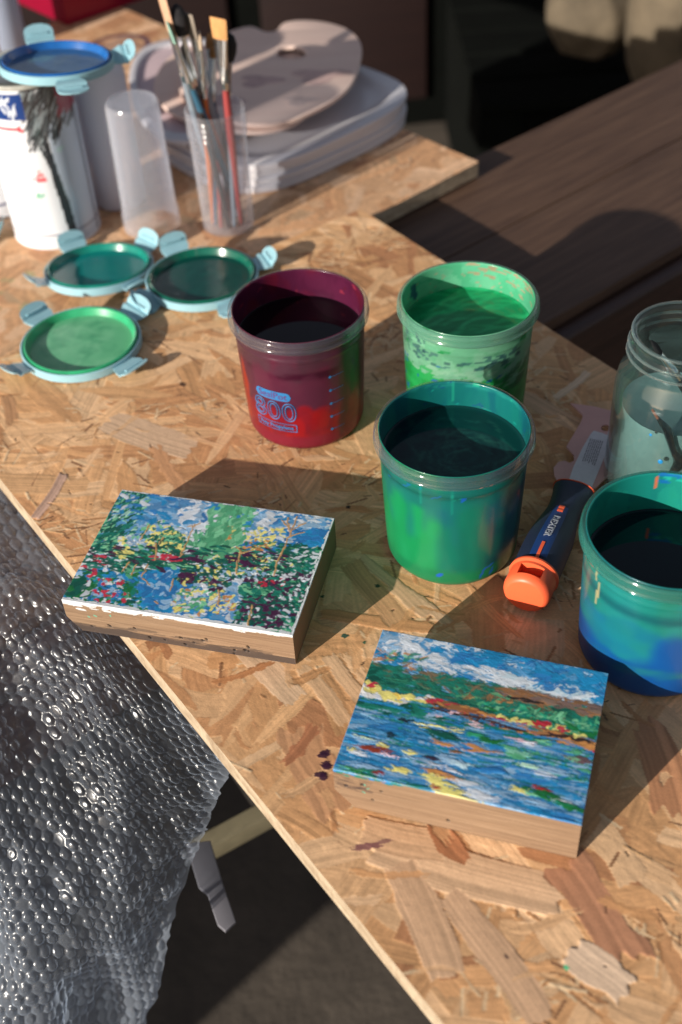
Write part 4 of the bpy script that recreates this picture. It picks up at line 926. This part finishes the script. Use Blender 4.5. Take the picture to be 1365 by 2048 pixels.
for z_, r_ in ((.1318, JM+.0030), (.1393, JM+.0026), (JH-.0006, JM+.0010)):
    link('thread_ridge', ring_mesh([(r_+.0011*math.cos(a), z_+.0011*math.sin(a)) for a in [k*math.pi/4 for k in range(8)]], 96), M_ridge, jr)
jl = .082
M_cloud = mat('cloudy_water_mat', (.25, .36, .36), .05, spec=.3, noise=.22, nscale=22, transluc=.25)
prof = [(.0001, .0058), (JR-.012, .0058), (JR-.0075, .0090), (JR-.0075, jl+.0010), (JR-.009, jl), (.0001, jl)]
link('cloudy_water', from_bm(lathe(prof, 72), ang=50), M_cloud, jr)
for z_, a_, s_ in ((.062, -1.98, 1), (.085, -2.2, .6)):
    bm = bmesh.new(); bmesh.ops.create_icosphere(bm, subdivisions=2, radius=.0020*s_)
    o = link('paint_drop', from_bm(bm), mat('blue_drop_mat', (.01, .20, .48), .4), jr); o.scale = (1, .3, 1.1); o.location = ((JR+.0003)*math.cos(a_), (JR+.0003)*math.sin(a_), z_); o.rotation_euler = (0, 0, a_+math.pi/2)
# ------------------------------------------------------------------ brushes
M_ferr = mat('ferrule_mat', (.72, .74, .76), .22, metal=1.0, bump=.00003, bscale=400)
BC = {'black': (.012, .010, .012), 'tan': (.60, .30, .11), 'cream': (.62, .48, .34), 'grey': (.30, .25, .2), 'green': (.30, .52, .42), 'peach': (.66, .38, .24)}
HCOL = {'red': (.30, .05, .05), 'blue': (.03, .10, .16), 'orange': (.50, .13, .03), 'wood': (.50, .34, .2), 'black': (.02, .015, .015), 'grey': (.2, .24, .28)}
MB_ = {k: mat('bristle_%s_mat' % k, v, .7, noise=.35, nscale=60, stretch=(30, 30, 1), bump=.0005, bscale=600) for k, v in BC.items()}
MH_ = {k: mat('handle_%s_mat' % k, v, .25, coat=.5) for k, v in HCOL.items()}
def tube_ell(pr, n=20):
    bm = bmesh.new(); rings = [[bm.verts.new((a*math.cos(2*math.pi*k/n), b_*math.sin(2*math.pi*k/n), z)) for k in range(n)] for z, a, b_ in pr]
    for p, q in zip(rings, rings[1:]):
        for k in range(n): bm.faces.new((p[k], p[(k+1) % n], q[(k+1) % n], q[k]))
    bm.faces.new(rings[0]); bm.faces.new(rings[-1]); return from_bm(bm, ang=50)
def brush(label, base, top, Lh, Lf, Lb, rh, wf, shape, hc, bc, twist, group='artists brushes standing in the clear tub', dz=0):
    """base/top: world points on the axis; total length is Lh + Lf + Lb"""
    base = Vector(base); top = Vector(top); ax = (top-base).normalized()
    t = thing('paintbrush', label, 'brush', base, 0, group)
    t.rotation_mode = 'QUATERNION'; q = ax.to_track_quat('Z', 'Y'); t.rotation_quaternion = q @ Vector((0, 0, 1)).rotation_difference(Vector((0, 0, 1))) @ Matrix.Rotation(twist, 3, 'Z').to_quaternion()
    link('handle', tube_ell([(0, rh*.35, rh*.35), (.003, rh*.55, rh*.55), (Lh*.35, rh*.75, rh*.75), (Lh*.72, rh*1.15, rh*1.15), (Lh*.9, rh, rh), (Lh, rh*.85, rh*.85)]), MH_[hc], t)
    fl = wf/2; r0 = rh*1.0
    link('ferrule', tube_ell([(Lh-.003, r0*.93, r0*.93), (Lh-.002, r0, r0), (Lh+.004, r0*1.02, r0*1.02), (Lh+.005, r0*1.12, r0*1.12), (Lh+.006, r0*1.02, r0*1.02), (Lh+.008, r0*1.1, r0*1.1), (Lh+.009, r0, r0), (Lh+Lf*.5, (r0+fl)/2, r0*.8), (Lh+Lf, fl, max(.0015, r0*.5))]), M_ferr, t)
    z0 = Lh+Lf-.001; d0 = max(.0014, r0*.48)
    if shape == 'flat': pr = [(z0, fl*.95, d0), (z0+Lb*.5, fl*1.06, d0), (z0+Lb*.96, fl*1.08, d0*.6), (z0+Lb, fl*1.02, d0*.3)]
    elif shape == 'mop': pr = [(z0, fl*.95, fl*.9), (z0+Lb*.3, fl*1.35, fl*1.25), (z0+Lb*.6, fl*1.4, fl*1.3), (z0+Lb*.88, fl*.9, fl*.85), (z0+Lb, fl*.25, fl*.25)]
    else: pr = [(z0, fl*.95, d0), (z0+Lb*.4, fl*1.1, d0*1.1), (z0+Lb*.8, fl*.7, d0*.8), (z0+Lb, fl*.1, d0*.2)]
    link('bristles', tube_ell(pr), MB_[bc], t)
    return t
BX, BY = -.1054*K2, 1.2252*K2
spec = [  # label, top pixel, top height, ferrule width, shape, handle, bristle, bristle length
 ('flat brush with pale green bristles, leaning furthest left in the tub', (336, 48), .235, .014, 'flat', 'blue', 'green', .018),
 ('broad flat brush with peach bristles reaching the top of the picture', (322, -12), .262, .014, 'flat', 'grey', 'peach', .040),
 ('round brush with black bristles, tallest of the dark heads', (352, 12), .248, .010, 'mop', 'black', 'black', .028),
 ('brush with grey brown bristles beside the tall black head', (377, 30), .238, .010, 'flat', 'grey', 'grey', .024),
 ('short flat brush with cream bristles in the middle of the tub', (400, 68), .218, .013, 'flat', 'orange', 'cream', .014),
 ('flat brush with orange tan bristles, standing upright at the right', (436, 38), .234, .015, 'flat', 'red', 'tan', .020),
 ('round brush with black bristles at the far right of the tub', (460, 70), .214, .009, 'mop', 'blue', 'black', .026),
 ('thin brush with a silver ferrule and brown tip between the flat ones', (419, 66), .206, .007, 'round', 'red', 'tan', .016),
 ('brush with orange lacquered neck and grey head just above the tub rim', (366, 88), .208, .012, 'flat', 'orange', 'grey', .014),
 ('slim brush with black bristles and red neck at the left of the tub', (345, 85), .206, .008, 'round', 'red', 'black', .024),
 ('flat brush with dark brown bristles squeezed behind the orange tan one', (447, 58), .210, .010, 'flat', 'grey', 'black', .018),
 ('flat brush with long silver ferrule and grey bristles left of centre', (385, 78), .206, .012, 'flat', 'red', 'grey', .014),
 ('thin round brush with tan tip leaning just left of the tan flat brush', (425, 92), .196, .007, 'round', 'blue', 'tan', .012),
 ('small brush with cream tip and grey handle at the back of the tub', (388, 58), .212, .008, 'round', 'grey', 'cream', .018)]
for i, (lab, (u, v), zt_, wf, shp, hc, bc, Lb) in enumerate(spec):
    top = at(u, v, zt_+Z2); a = i*2.4; base = Vector((BX+.017*math.cos(a), BY+.015*math.sin(a), Z2+.0038))
    # keep the axis inside the mouth of the tub
    off = (top-base); f = .128/(top.z-base.z); mid = base+off*f; dx, dy = mid.x-BX, mid.y-BY; rr = math.hypot(dx, dy)
    if rr > .022:
        k = (rr-.022)/rr; base.x -= dx*k/(1-f) if (1-f) > .2 else 0; base.y -= dy*k/(1-f)
        q = math.hypot(base.x-BX, base.y-BY)
        if q > .023: base.x = BX+(base.x-BX)*.023/q; base.y = BY+(base.y-BY)*.023/q
    tot = (top-base).length
    Lf = .050 if wf > .009 else .042
    brush(lab, base, top, tot-Lf-Lb, Lf, Lb*1.1, .0040 if wf > .009 else .0033, wf*1.3, shp, hc, bc, random.uniform(-.5, .5))
# clear tub with ribs
M_tub = thin_plastic('milky_plastic_mat', (.80, .81, .86), .055, edge=.22)
tb = thing('brush_tub', 'clear tall plastic tub with ribbed top holding the paintbrushes', 'tub', (BX, BY, Z2+.0002))
r0, r1, hh = .0290, .0318, .140
prof = [(.0001, 0), (r0-.001, 0), (r0, .001)]+[(r0+(r1-r0)*f, hh*f) for f in (.3, .6, .76)]
for k in range(5):
    z = hh*(.79+.045*k); prof += [(r1-.0006, z), (r1+.0009, z+.0016), (r1-.0006, z+.0032)]
prof += [(r1, hh), (r1-.0010, hh)]+[(r1-.0016, hh*.78), (r0-.001, .003), (.0001, .003)]
link('tub_wall', from_bm(lathe(prof, 64), ang=50), M_tub, tb)
# upturned tube beside it
tt = at(302, 462, Z2)
M_tube = thin_plastic('frosted_plastic_mat', (.80, .81, .87), .13, edge=.25)
ut = thing('plastic_tube', 'frosted empty plastic tube standing upside down left of the brush tub', 'tube', (-.1925*K2, 1.2355*K2, Z2+.0002))
prof = [(.0325, 0), (.0325, .003)]+[(.0318, .003), (.0312, .010), (.0325, .0105), (.0325, .0125), (.0312, .013), (.0322, .017), (.0322, .0185), (.0311, .019)]+[(.0308, .03), (.0290, .138), (.0284, .145), (.0265, .1482), (.0245, .1478), (.0235, .1468), (.0001, .1468)]+[(.0001, .1458), (.0230, .1458), (.027, .146), (.0278, .138), (.0298, .02), (.0312, 0)]
link('tube_wall', from_bm(lathe(prof, 64), ang=45), M_tube, ut)
# ------------------------------------------------------------------ paint cans
def can_canvas(kind, r, h):
    c = Canvas(2*math.pi*r, h, .0011, (.74, .75, .78)); W = c.w; random.seed(5+kind)
    X, Y = np.meshgrid(np.linspace(0, 1, c.nx), np.linspace(0, 1, c.ny))
    def rect(x0, x1, y0, y1, col):
        mk = (X > x0) & (X < x1) & (Y > y0) & (Y < y1); c.col[mk] = col
    INK = (.035, .035, .04)
    if kind == 0:   # front at X=.5
        c.col[:] = (.74, .76, .80)
        # black diagonal brush swash at the right half of the label
        mk = (X > .54); c.col[mk] = (.50, .57, .67)
        mk = (X > .50+.04*(1-Y)) & (X < .515+.055*(1-Y)); c.col[mk] = INK
        for k in range(230):
            x = random.uniform(.48, .72); y = random.uniform(.66, .97)
            if y > .62+(x-.5)*.9 and x < .68: c.dab(x*W, y*h, .028, .003, 1.0+random.gauss(0, .15), random.choice([INK, (.10,.12,.13), (.26,.30,.32), INK, (.06,.07,.08)]), .85, grain=.1, jag=.3, taper=.8)
        for k in range(60): c.dab(random.uniform(.60, .72)*W, random.uniform(.80, .97)*h, .016, .006, 1.0, (.30, .02, .05), .8, grain=.1, jag=.3, taper=.7)
        rect(.48, .75, .955, .975, INK)
        for k in range(70):
            f = random.random(); c.dab((.515+.05*f+random.gauss(0, .006))*W, (.62-.55*f)*h, .02, .0022, 1.75, INK, .8, grain=.1, jag=.3, taper=.8)
        mk = (X > .672) & (X < .681) & (Y < .8); c.col[mk] = (.06, .06, .07)
        c.dab(.57*W, .60*h, .012, .006, .2, (.45, .70, .62), .5, grain=.05, jag=.3, taper=.8)
        rect(.0, .478, .80, .945, (.012, .045, .19))                      # blue panel
        for k in range(14): c.dab(random.uniform(.40, .46)*W, random.uniform(.83, .93)*h, .012, .0022, random.uniform(.6, 2.2), (.62, .66, .72), .9, grain=.02, jag=.2, taper=.7)
        rect(.30, .452, .742, .758, (.70, .06, .08)); c.dab(.448*W, .75*h, .006, .006, .7, (.70, .06, .08), 1, grain=0)
        for cx_ in (.372, .432):                                          # round pictograms with a line of text beneath
            for a in np.linspace(0, 6.28, 26): c.dab((cx_+.020*math.cos(a)*.8)*W, (.655+.034*math.sin(a))*h, .0032, .0009, a+1.57, (.45, .45, .5), .9, grain=0)
            for k in range(5): c.dab((cx_+random.uniform(-.015, .015))*W, (.595-.008*(k % 3))*h, .006, .0010, 0, (.45, .45, .5), .8, grain=0)
        for k in range(9): c.dab((.480+random.uniform(-.018, .018)*(1-k/9))*W, (.455+k*.0065)*h, .012*(1-k/11), .0012, 0, (.72, .12, .14), .95, grain=0)
        mk = (np.abs(X-.482) < .020*(1-(Y-.435)/.085)) & (Y > .435) & (Y < .52); c.col[mk] = np.array((.72, .12, .14))
        for k in range(5):
            mk = (np.abs(X-.482) < .012) & (np.abs(Y-.448-k*.014) < .002); c.col[mk] = (.74, .70, .70)
        for k in range(16): c.dab((.415+.006*k)*W, .415*h, .003, .0008, 0, (.55, .5, .52), .8, grain=0)
        for (x, y, L, a) in ((.455,.352,.008,1.3), (.462,.352,.008,1.8), (.458,.348,.005,0), (.475,.352,.006,0), (.475,.352,.006,1.57)): c.dab(x*W, y*h, L, .0016, a, (.05, .40, .2), .95, grain=0)
        for k in range(12): c.dab((.43+.007*k)*W, .28*h, .004, .0007, 0, (.75, .5, .5), .6, grain=0)
        rect(0, 1, .085, .093, (.12, .12, .2))
    else:
        rect(0, 1, .085, .093, (.16, .16, .25)); rect(.0, 1, .80, .94, (.30, .31, .36) if kind == 1 else (.6, .6, .65))
        for k in range(20): c.dab(random.uniform(.45, .6)*W, random.uniform(.3, .7)*h, .012, .0012, 0, (.6, .35, .38), .6, grain=0)
    c.col *= (.96+.08*vnoise(c.col.shape[:2], (10, 14)))[..., None]
    return c
M_can = mat('can_print_mat', attr=True, rough=.22, spec=.6, coat=.4)
M_tin = mat('tin_mat', (.62, .60, .56), .28, metal=.9, noise=.1, nscale=60)
def make_can(label, x, y, rz, r, h, kind, lid_col):
    t = thing('paint_can', label, 'can', (x*K2, y*K2, Z2+.0002), rz, 'white paint cans on the greyer chipboard')
    c = can_canvas(kind, r, h); n = 256; nz = 110; rows = []; cols = []
    th = np.arange(n)/n*2*math.pi
    def ring(rr, z, k=None):
        rows.append(np.stack([rr*np.cos(th-math.pi/2-math.pi), rr*np.sin(th-math.pi/2-math.pi), np.full(n, z)], -1))
        i = (th/(2*math.pi)*(c.nx-1)).astype(int); j = int(np.clip(z/h*(c.ny-1), 0, c.ny-1)); cols.append(c.col[j, i] if k is None else np.tile(k, (n, 1)))
    ring(.0001, .002, (.5, .5, .5)); ring(r-.003, .002, (.5, .5, .5)); ring(r-.001, .0, (.7, .7, .72)); ring(r+.0006, .0012, (.72, .72, .76)); ring(r+.0006, .003, (.72, .72, .76)); ring(r, .0045)
    for k in range(nz+1): ring(r, .005+(h-.010)*k/nz)
    ring(r-.0001, h-.0045, (.4, .3, .15)); ring(r-.003, h-.0045, (.4, .3, .15)); ring(.0001, h-.0045, (.4, .3, .15))
    link('can_body', mesh_np(np.vstack(rows), grid_faces(len(rows), n, True), np.vstack(cols)), M_can, t)
    link('can_rim', ring_mesh([(r-.006, h-.004), (r+.0012, h-.0050), (r+.0018, h-.003), (r+.0012, h-.0004), (r-.0004, h), (r-.0022, h-.0006), (r-.006, h-.0030)], 96), mat('can_rim_mat', lid_col, .3, metal=.2, noise=.2, nscale=100), t)
    link('can_lid', from_bm(lathe([(.0001, h-.0043), (r-.0062, h-.0043), (r-.0062, h-.0018), (r-.008, h-.0012), (r-.010, h-.003), (r-.012, h-.0036), (.0001, h-.0036)], 96), ang=40), M_tin, t)
    return t
make_can('white paint can with blue panel and red arrow on its label and black brush marks', -.3001, 1.241, R(13), .0488, .190, 0, (.50, .50, .46))
wb = thing('plastic_container', 'plain white plastic container tucked behind the right side of the labelled can', 'container', (-.2345*K2, 1.3000*K2, Z2+.0002))
link('container_wall', from_bm(lathe([(.0001, 0), (.029, 0), (.031, .002), (.0305, .150), (.0290, .160), (.025, .1655), (.0001, .1665)], 64), ang=50), mat('white_container_mat', (.80, .79, .86), .35, transluc=.2), wb)
make_can('white paint can cut by the left edge, behind the labelled one', -.385, 1.315, R(10), .0488, .192, 2, (.7, .7, .72))
# ------------------------------------------------------------------ plates and palettes
M_white = mat('white_plastic_mat', (.70, .68, .71), .28, transluc=.12, coat=.3)
ps = at(620, 285, .0)   # centre of the stack (photo)
def plate_stack(k, z, cx_, cy_, a, w_, h_, label):
    t = thing('plastic_plate', label, 'plate', (cx_, cy_, z), a, 'white plastic plates stacked under the palettes')
    n = 96; pts = []
    def sq(s, z_, e=3.4):
        return [(w_/2*s*math.copysign(abs(math.cos(q))**(2/e), math.cos(q)), h_/2*s*math.copysign(abs(math.sin(q))**(2/e), math.sin(q)), z_) for q in [2*math.pi*i/n for i in range(n)]]
    rings = [sq(.02, 0), sq(.80, 0), sq(.86, .003), sq(.93, .0085), sq(.97, .0105), sq(1, .0105), sq(1.002, .0092), sq(.998, .0025), sq(.985, .0020), sq(.985, .0090), sq(.93, .0072), sq(.85, .0016)]
    V = [p for r_ in rings[:6] for p in r_]
    # top surface: dish with a raised edge; underside offset below
    top = [sq(.01, .0040), sq(.70, .0040), sq(.80, .0046), sq(.84, .0082), sq(.88, .0092), sq(.965, .0092), sq(1.0, .0085), sq(1.004, .0060), sq(1.0, .0010), sq(.985, .0), sq(.80, .0), sq(.01, .0)]
    V = np.array([p for r_ in top for p in r_]); F = grid_faces(len(top), n, True)
    me = mesh_np(V, F); me.set_sharp_from_angle(angle=R(50))
    o = link('dish', me, M_white, t)
    return t
PC = (-.010*K2, 1.437*K2)
for k, (dx, dy, da, lb) in enumerate(((0, 0, 0, 'lowest white plastic plate of the stack beside the brush tub'), (.002, .003, .01, 'second white plastic plate up from the bottom of the stack'), (-.002, .004, -.015, 'third white plastic plate of the stack, just under the topmost'), (.003, .006, .02, 'topmost white plastic plate, carrying the wooden palettes'))):
    plate_stack(k, Z2+.0004+k*.0085, PC[0]+dx-.030, PC[1]+dy, R(40)+da, .30, .225, lb)
ZP = Z2+.0004+3*.0085+.0100
M_ply = mat('plywood_mat', (.68, .49, .42), .6, noise=.0, col2=(.76, .58, .50), nscale=4, stretch=(1, 10, 1), bump=.0003, bscale=20)
ZT = .046
def pal_pts(px, z): return [((lambda p: (p.x, p.y))(at(u, v, z))) for u, v in px]
pal = [(722, 105), (715, 75), (690, 55), (650, 43), (605, 39), (570, 44), (553, 60), (530, 62), (505, 52), (480, 55), (440, 70), (400, 95), (370, 130), (360, 170), (380, 205), (430, 232), (500, 245), (560, 243), (620, 222), (670, 195), (705, 160)]
random.seed(4)
op = closed_smooth(pal_pts(pal, ZT), 5)
cx_, cy_ = op.mean(0); op = op-(cx_, cy_)
hp = np.array([((p.x-cx_), (p.y-cy_)) for p in [at(583+31*math.cos(a), 104+14*math.sin(a), ZT) for a in [2*math.pi*k/28 for k in range(28)]]])
P = thing('wooden_palette', 'pinkish plywood artist palette with a thumb hole lying on top of the stack', 'palette', (cx_, cy_, ZT-.006))
link('palette_board', plate(op, 0, .005, .0012, [hp]), M_ply, P)
for (u, v, r_, c_) in ((520, 160, .016, (.50, .34, .32)), (640, 150, .020, (.52, .36, .33)), (450, 200, .014, (.46, .30, .28)), (600, 200, .012, (.55, .42, .38))):
    p = at(u, v, ZT); k = random.random()*6
    sp = [(p.x-P.location.x+r_*(1+.3*math.sin(3*a+k)+.15*math.sin(5*a+k*2))*math.cos(a)*1.5, p.y-P.location.y+r_*(1+.3*math.sin(3*a+k))*math.sin(a)) for a in [2*math.pi*i/36 for i in range(36)]]
    link('paint_stain', plate(sp, .00505, .0054), mat('stain_mat', c_, .6, noise=.2, nscale=50), P)
pal2 = [(655, 165), (600, 235), (520, 260), (430, 250), (350, 225), (312, 185), (318, 140), (350, 105), (400, 88), (480, 80), (560, 90), (620, 120)]
ZT2 = .036
op = closed_smooth(pal_pts(pal2, ZT2), 6); cx_, cy_ = op.mean(0)
o = link('wooden_palette', plate(op-(cx_, cy_), 0, .005, .0012), M_ply); o.location = (cx_, cy_, ZT2-.0062); tag(o, 'lower plywood palette sandwiched under the one with the thumb hole', 'palette')
pw = [(270, 120), (300, 92), (360, 78), (430, 85), (455, 130), (440, 220), (400, 275), (330, 275), (280, 230), (262, 170)]
ZW = .026
op = closed_smooth(pal_pts(pw, ZW), 6); cx_, cy_ = op.mean(0); op -= (cx_, cy_)
t = thing('plastic_palette', 'white plastic palette with a rolled rim showing left of the wooden palettes', 'palette', (cx_, cy_, ZW-.007))
link('tray', plate(op*.97, 0, .004, .001), mat('lilac_tray_mat', (.60, .46, .48), .3), t)
link('rolled_rim', plate(op, .0005, .0085, .0025, [op*.90]), M_white, t)
# ------------------------------------------------------------------ crate and bottle at the top left
M_red = mat('red_crate_mat', (.30, .003, .03), .35, transluc=.25)
cr0 = at(136, 53, Z2)
t = thing('plastic_crate', 'crimson plastic crate standing at the far end of the chipboard', 'crate', (cr0.x, cr0.y, Z2+.0004), R(40))
for nm_, q in (('side_panel', (0, .20, 0, .004, 0, .16)), ('side_panel', (0, .20, .296, .30, 0, .16)), ('end_panel', (0, .004, .0045, .2955, 0, .16)), ('end_panel', (.196, .20, .0045, .2955, 0, .16)), ('base', (.0045, .1955, .0045, .2955, .001, .005))):
    bm = bmesh.new(); box(bm, *q); bevel(bm, .0012); link(nm_, from_bm(bm), M_red, t)
for q in ((-.006, .206, -.006, -.0005, .148, .164), (-.006, -.0005, 0, .30, .148, .164)):
    bm = bmesh.new(); box(bm, *q); bevel(bm, .002); link('crate_lip', from_bm(bm), M_red, t)
bo = at(20, 135, Z2)
t = thing('small_bottle', 'small clear bottle with pale blue body and grey cap at the top left corner', 'bottle', (bo.x-.012, bo.y+.08, Z2+.0004))
link('bottle_body', from_bm(lathe([(.0001, 0), (.024, 0), (.026, .003), (.026, .12), (.020, .135), (.012, .140), (.0001, .140)], 40), ang=50), mat('pale_blue_body_mat', (.35, .42, .55), .3, transluc=.3), t)
link('bottle_cap', from_bm(lathe([(.0001, .1402), (.0155, .1402), (.016, .142), (.016, .160), (.0145, .162), (.0001, .162)], 40), ang=50), mat('grey_cap_mat', (.45, .5, .5), .2, coat=.5), t)
# ------------------------------------------------------------------ brushes in the jar (sticks and paint skins)
jb = Vector((JX+.012, JY-.020, .0075)); 
brush('dark handled brush resting in the glass jar with a red handle tip', (JX+.026, JY-.010, .070), at(1277, 645, .156), .05, .025, .015, .0035, .009, 'round', 'black', 'black', 0, 'brushes soaking in the glass jar')
br_ = bpy.data.objects[[o.name for o in C.objects if o.name.startswith('paintbrush')][-1]]
M_goo = mat('black_goo_mat', (.006, .006, .008), .12, coat=.5)
def rod(pts, name, label, mat_):
    P = catmull(pts, 24); bm = bmesh.new(); rings = []
    for i in range(24):
        p = Vector(P[i][:3]); d_ = (Vector(P[min(23, i+1)][:3])-Vector(P[max(0, i-1)][:3])).normalized(); u_ = d_.orthogonal().normalized(); v_ = d_.cross(u_)
        rings.append([bm.verts.new(p+(u_*math.cos(a)+v_*math.sin(a))*P[i][3]) for a in [k*math.pi/4 for k in range(8)]])
    for a, b_ in zip(rings, rings[1:]):
        for k in range(8): bm.faces.new((a[k], a[(k+1) % 8], b_[(k+1) % 8], b_[k]))
    bm.faces.new(rings[0]); bm.faces.new(rings[-1]); return tag(link(name, from_bm(bm), mat_), label, 'stick')
rod([(JX-.024, JY-.0345, .098, .0012), (JX-.016, JY-.0395, .088, .0035), (JX-.010, JY-.0415, .072, .0030), (JX-.004, JY-.0425, .060, .0045), (JX-.008, JY-.0420, .048, .0025)], 'paint_stick', 'thick black paint coated stick pressed against the jar glass', M_goo)
rod([(JX-.028, JY-.0318, .104, .0010), (JX-.020, JY-.0372, .092, .0014), (JX-.012, JY-.0412, .078, .0011), (JX-.007, JY-.0428, .062, .0015)], 'paint_stick', 'thin reddish brown twig in front of the black stick in the jar', mat('twig_mat', (.25, .08, .05), .4))
# ------------------------------------------------------------------ bubble wrap
ctrl = [
 [(-330, 700, -.030), (-110, 800, -.030), (100, 960, -.030), (300, 1190, -.030), (520, 1400, -.045)],
 [(-330, 1000, -.030), (-110, 1040, -.030), (90, 1120, -.030), (290, 1280, -.036), (490, 1470, -.075)],
 [(-330, 1250, -.030), (-110, 1230, -.030), (70, 1260, -.034), (270, 1390, -.068), (455, 1545, -.110)],
 [(-330, 1450, -.050), (-110, 1430, -.050), (60, 1440, -.075), (250, 1530, -.112), (425, 1625, -.150)],
 [(-330, 1650, -.12), (-110, 1640, -.12), (60, 1650, -.135), (240, 1690, -.165), (400, 1720, -.195)],
 [(-330, 1850, -.21), (-110, 1850, -.21), (60, 1850, -.20), (215, 1850, -.235), (352, 1850, -.265)],
 [(-330, 2060, -.32), (-110, 2060, -.31), (50, 2050, -.29), (180, 2010, -.32), (300, 1985, -.36)],
 [(-330, 2300, -.46), (-110, 2300, -.43), (40, 2280, -.42), (130, 2200, -.45), (230, 2110, -.46)]]
G = np.array([[tuple(at(*c)) for c in row] for row in ctrl])
pitch = .0126; per = 9
Lu = np.linalg.norm(np.diff(G, axis=1), axis=2).sum(1).mean(); Lv = np.linalg.norm(np.diff(G, axis=0), axis=2).sum(0).mean()
nu = int(Lu/pitch*per); nv = int(Lv/(pitch*.866)*per)
rows = np.stack([catmull(G[k], nu) for k in range(len(G))])           # k, nu, 3
surf = np.stack([catmull(rows[:, i], nv) for i in range(nu)], 1)      # nv, nu, 3
du = np.gradient(surf, axis=1); dv = np.gradient(surf, axis=0); nrm = np.cross(du, dv); nrm /= np.linalg.norm(nrm, axis=2)[..., None]
if nrm[..., 2].mean() < 0: nrm = -nrm
jj, ii = np.mgrid[0:nv, 0:nu]
rowi = np.round(jj/per); offx = (rowi % 2)*.5
fx = ii/per-offx; fx = fx-np.round(fx); fy = jj/per-rowi
d2 = np.sqrt(fx**2+(fy*.866)**2)*pitch; rb = .0054
bh = .0028*np.sqrt(np.clip(1-(d2/rb)**4, 0, 1))
rs = np.random.default_rng(4)
flat_ = rs.random((int(rowi.max())+2, nu//per+3)); bi = np.round(ii/per-offx).astype(int)+1
fz = flat_[rowi.astype(int), bi]; bh = bh*np.where(fz < .10, .15+fz*3, .6+.5*fz)
bh = bh*np.clip((1-ii/nu)/.035, 0, 1)
wr = (vnoise((nv, nu), (7, 4), 3)-.5)*.034+(vnoise((nv, nu), (26, 16), 5)-.5)*.010
surf = surf+nrm*(bh+wr)[..., None]
# ragged right edge
ragx = (vnoise((nv, 1), (90, 1), 8)-.5)*.006; 
for q_ in range(9): surf[:, -1-q_, 0] += ragx[:, 0]*.5*(1-q_/9)
M_wrap = thin_plastic('bubble_wrap_mat', (.70, .80, .96), .07, (.90, .93, .96), .26, .24, .30, back=.68)
# the film lies double towards the bottom and the cut right edge, so it is milkier there
tt_ = M_wrap.node_tree; at_ = tt_.nodes.new('ShaderNodeAttribute'); at_.attribute_name = 'Col'; mr_ = [n for n in tt_.nodes if n.type == 'MAP_RANGE'][0]
ad_ = tt_.nodes.new('ShaderNodeMath'); ad_.operation = 'ADD'; ad_.use_clamp = True; lk_ = mr_.outputs[0].links[0]; to_ = lk_.to_socket
tt_.links.new(mr_.outputs[0], ad_.inputs[0]); tt_.links.new(at_.outputs['Fac'], ad_.inputs[1]); tt_.links.new(ad_.outputs[0], to_)
jn = jj/nv; in_ = ii/nu
milk = .20*np.clip((jn-.50)/.35, 0, 1)+.30*np.clip((in_-.93)/.07, 0, 1)+.12*(vnoise((nv, nu), (12, 8), 9)-.4)
wc = np.repeat(np.clip(milk, 0, .6).reshape(-1, 1), 3, 1)
bw = link('bubble_wrap', mesh_np(surf.reshape(-1, 3), grid_faces(nv, nu), wc), M_wrap)
tag(bw, 'clear bubble wrap sheet draped down below the left edge of the chipboard', 'bubble wrap')
# dark wood of the added box that shades the floor
M_blocker = wood_mat('blocker_mat', (.03, .02, .017), (.06, .04, .03), .7, 8)
# ------------------------------------------------------------------ lower shelf, batten, plastic offcut
a_, b_ = at(405, 1700, -.42), at(575, 1608, -.42); dd = b_-a_; an = math.atan2(dd.y, dd.x)
bm = bmesh.new(); box(bm, -.01, .45, -.010, .010, -.012, .012); bevel(bm, .002)
o = link('wood_batten', from_bm(bm), mat('batten_mat', (.24, .20, .12), .6, noise=.15, nscale=40)); o.location = a_; o.rotation_euler = (0, 0, an); tag(o, 'pale yellow wooden batten in the gap between bubble wrap and board', 'batten')
bm = bmesh.new(); box(bm, .07, .75, .013, .40, -.012, .008); bevel(bm, .002)
o = link('low_shelf', from_bm(bm), mat('shelf_mat', (.035, .028, .022), .7, noise=.25, nscale=9)); o.location = a_; o.rotation_euler = (0, 0, an); tag(o, 'brown shelf board below the chipboard, behind the pale batten', 'shelf')
of = [at(u, v, -.30) for u, v in ((375, 1690), (420, 1685), (445, 1770), (470, 1845), (452, 1862), (438, 1850), (418, 1790), (400, 1775))]
c0 = sum(of, Vector())/len(of)
o = link('plastic_offcut', plate([(p.x-c0.x, p.y-c0.y) for p in of], -.002, .002, .001), mat('offcut_mat', (.20, .195, .22), .45, transluc=.2)); o.location = c0; tag(o, 'torn whitish strip of plastic hanging beside the bubble wrap', 'plastic strip')

# box added out of view on the left to cast shade under the board
sh = Vector((math.cos(R(SUN_AZ)), math.sin(R(SUN_AZ)), 0)); P0 = at(560, 1900, -.78); E0 = P0-sh*1.35
t = thing('shade_blocker', 'tall dark box added out of view left of the board to shade the floor', 'box', (E0.x, E0.y, -.78), R(SUN_AZ+90))
bm = bmesh.new(); box(bm, 0, 1.3, 0, .35, 0, .56); bevel(bm, .004); link('blocker_body', from_bm(bm), M_blocker, t)
bm = bmesh.new(); box(bm, -.01, 1.31, -.01, .36, .561, .58); bevel(bm, .004); link('blocker_lid', from_bm(bm), M_blocker, t)
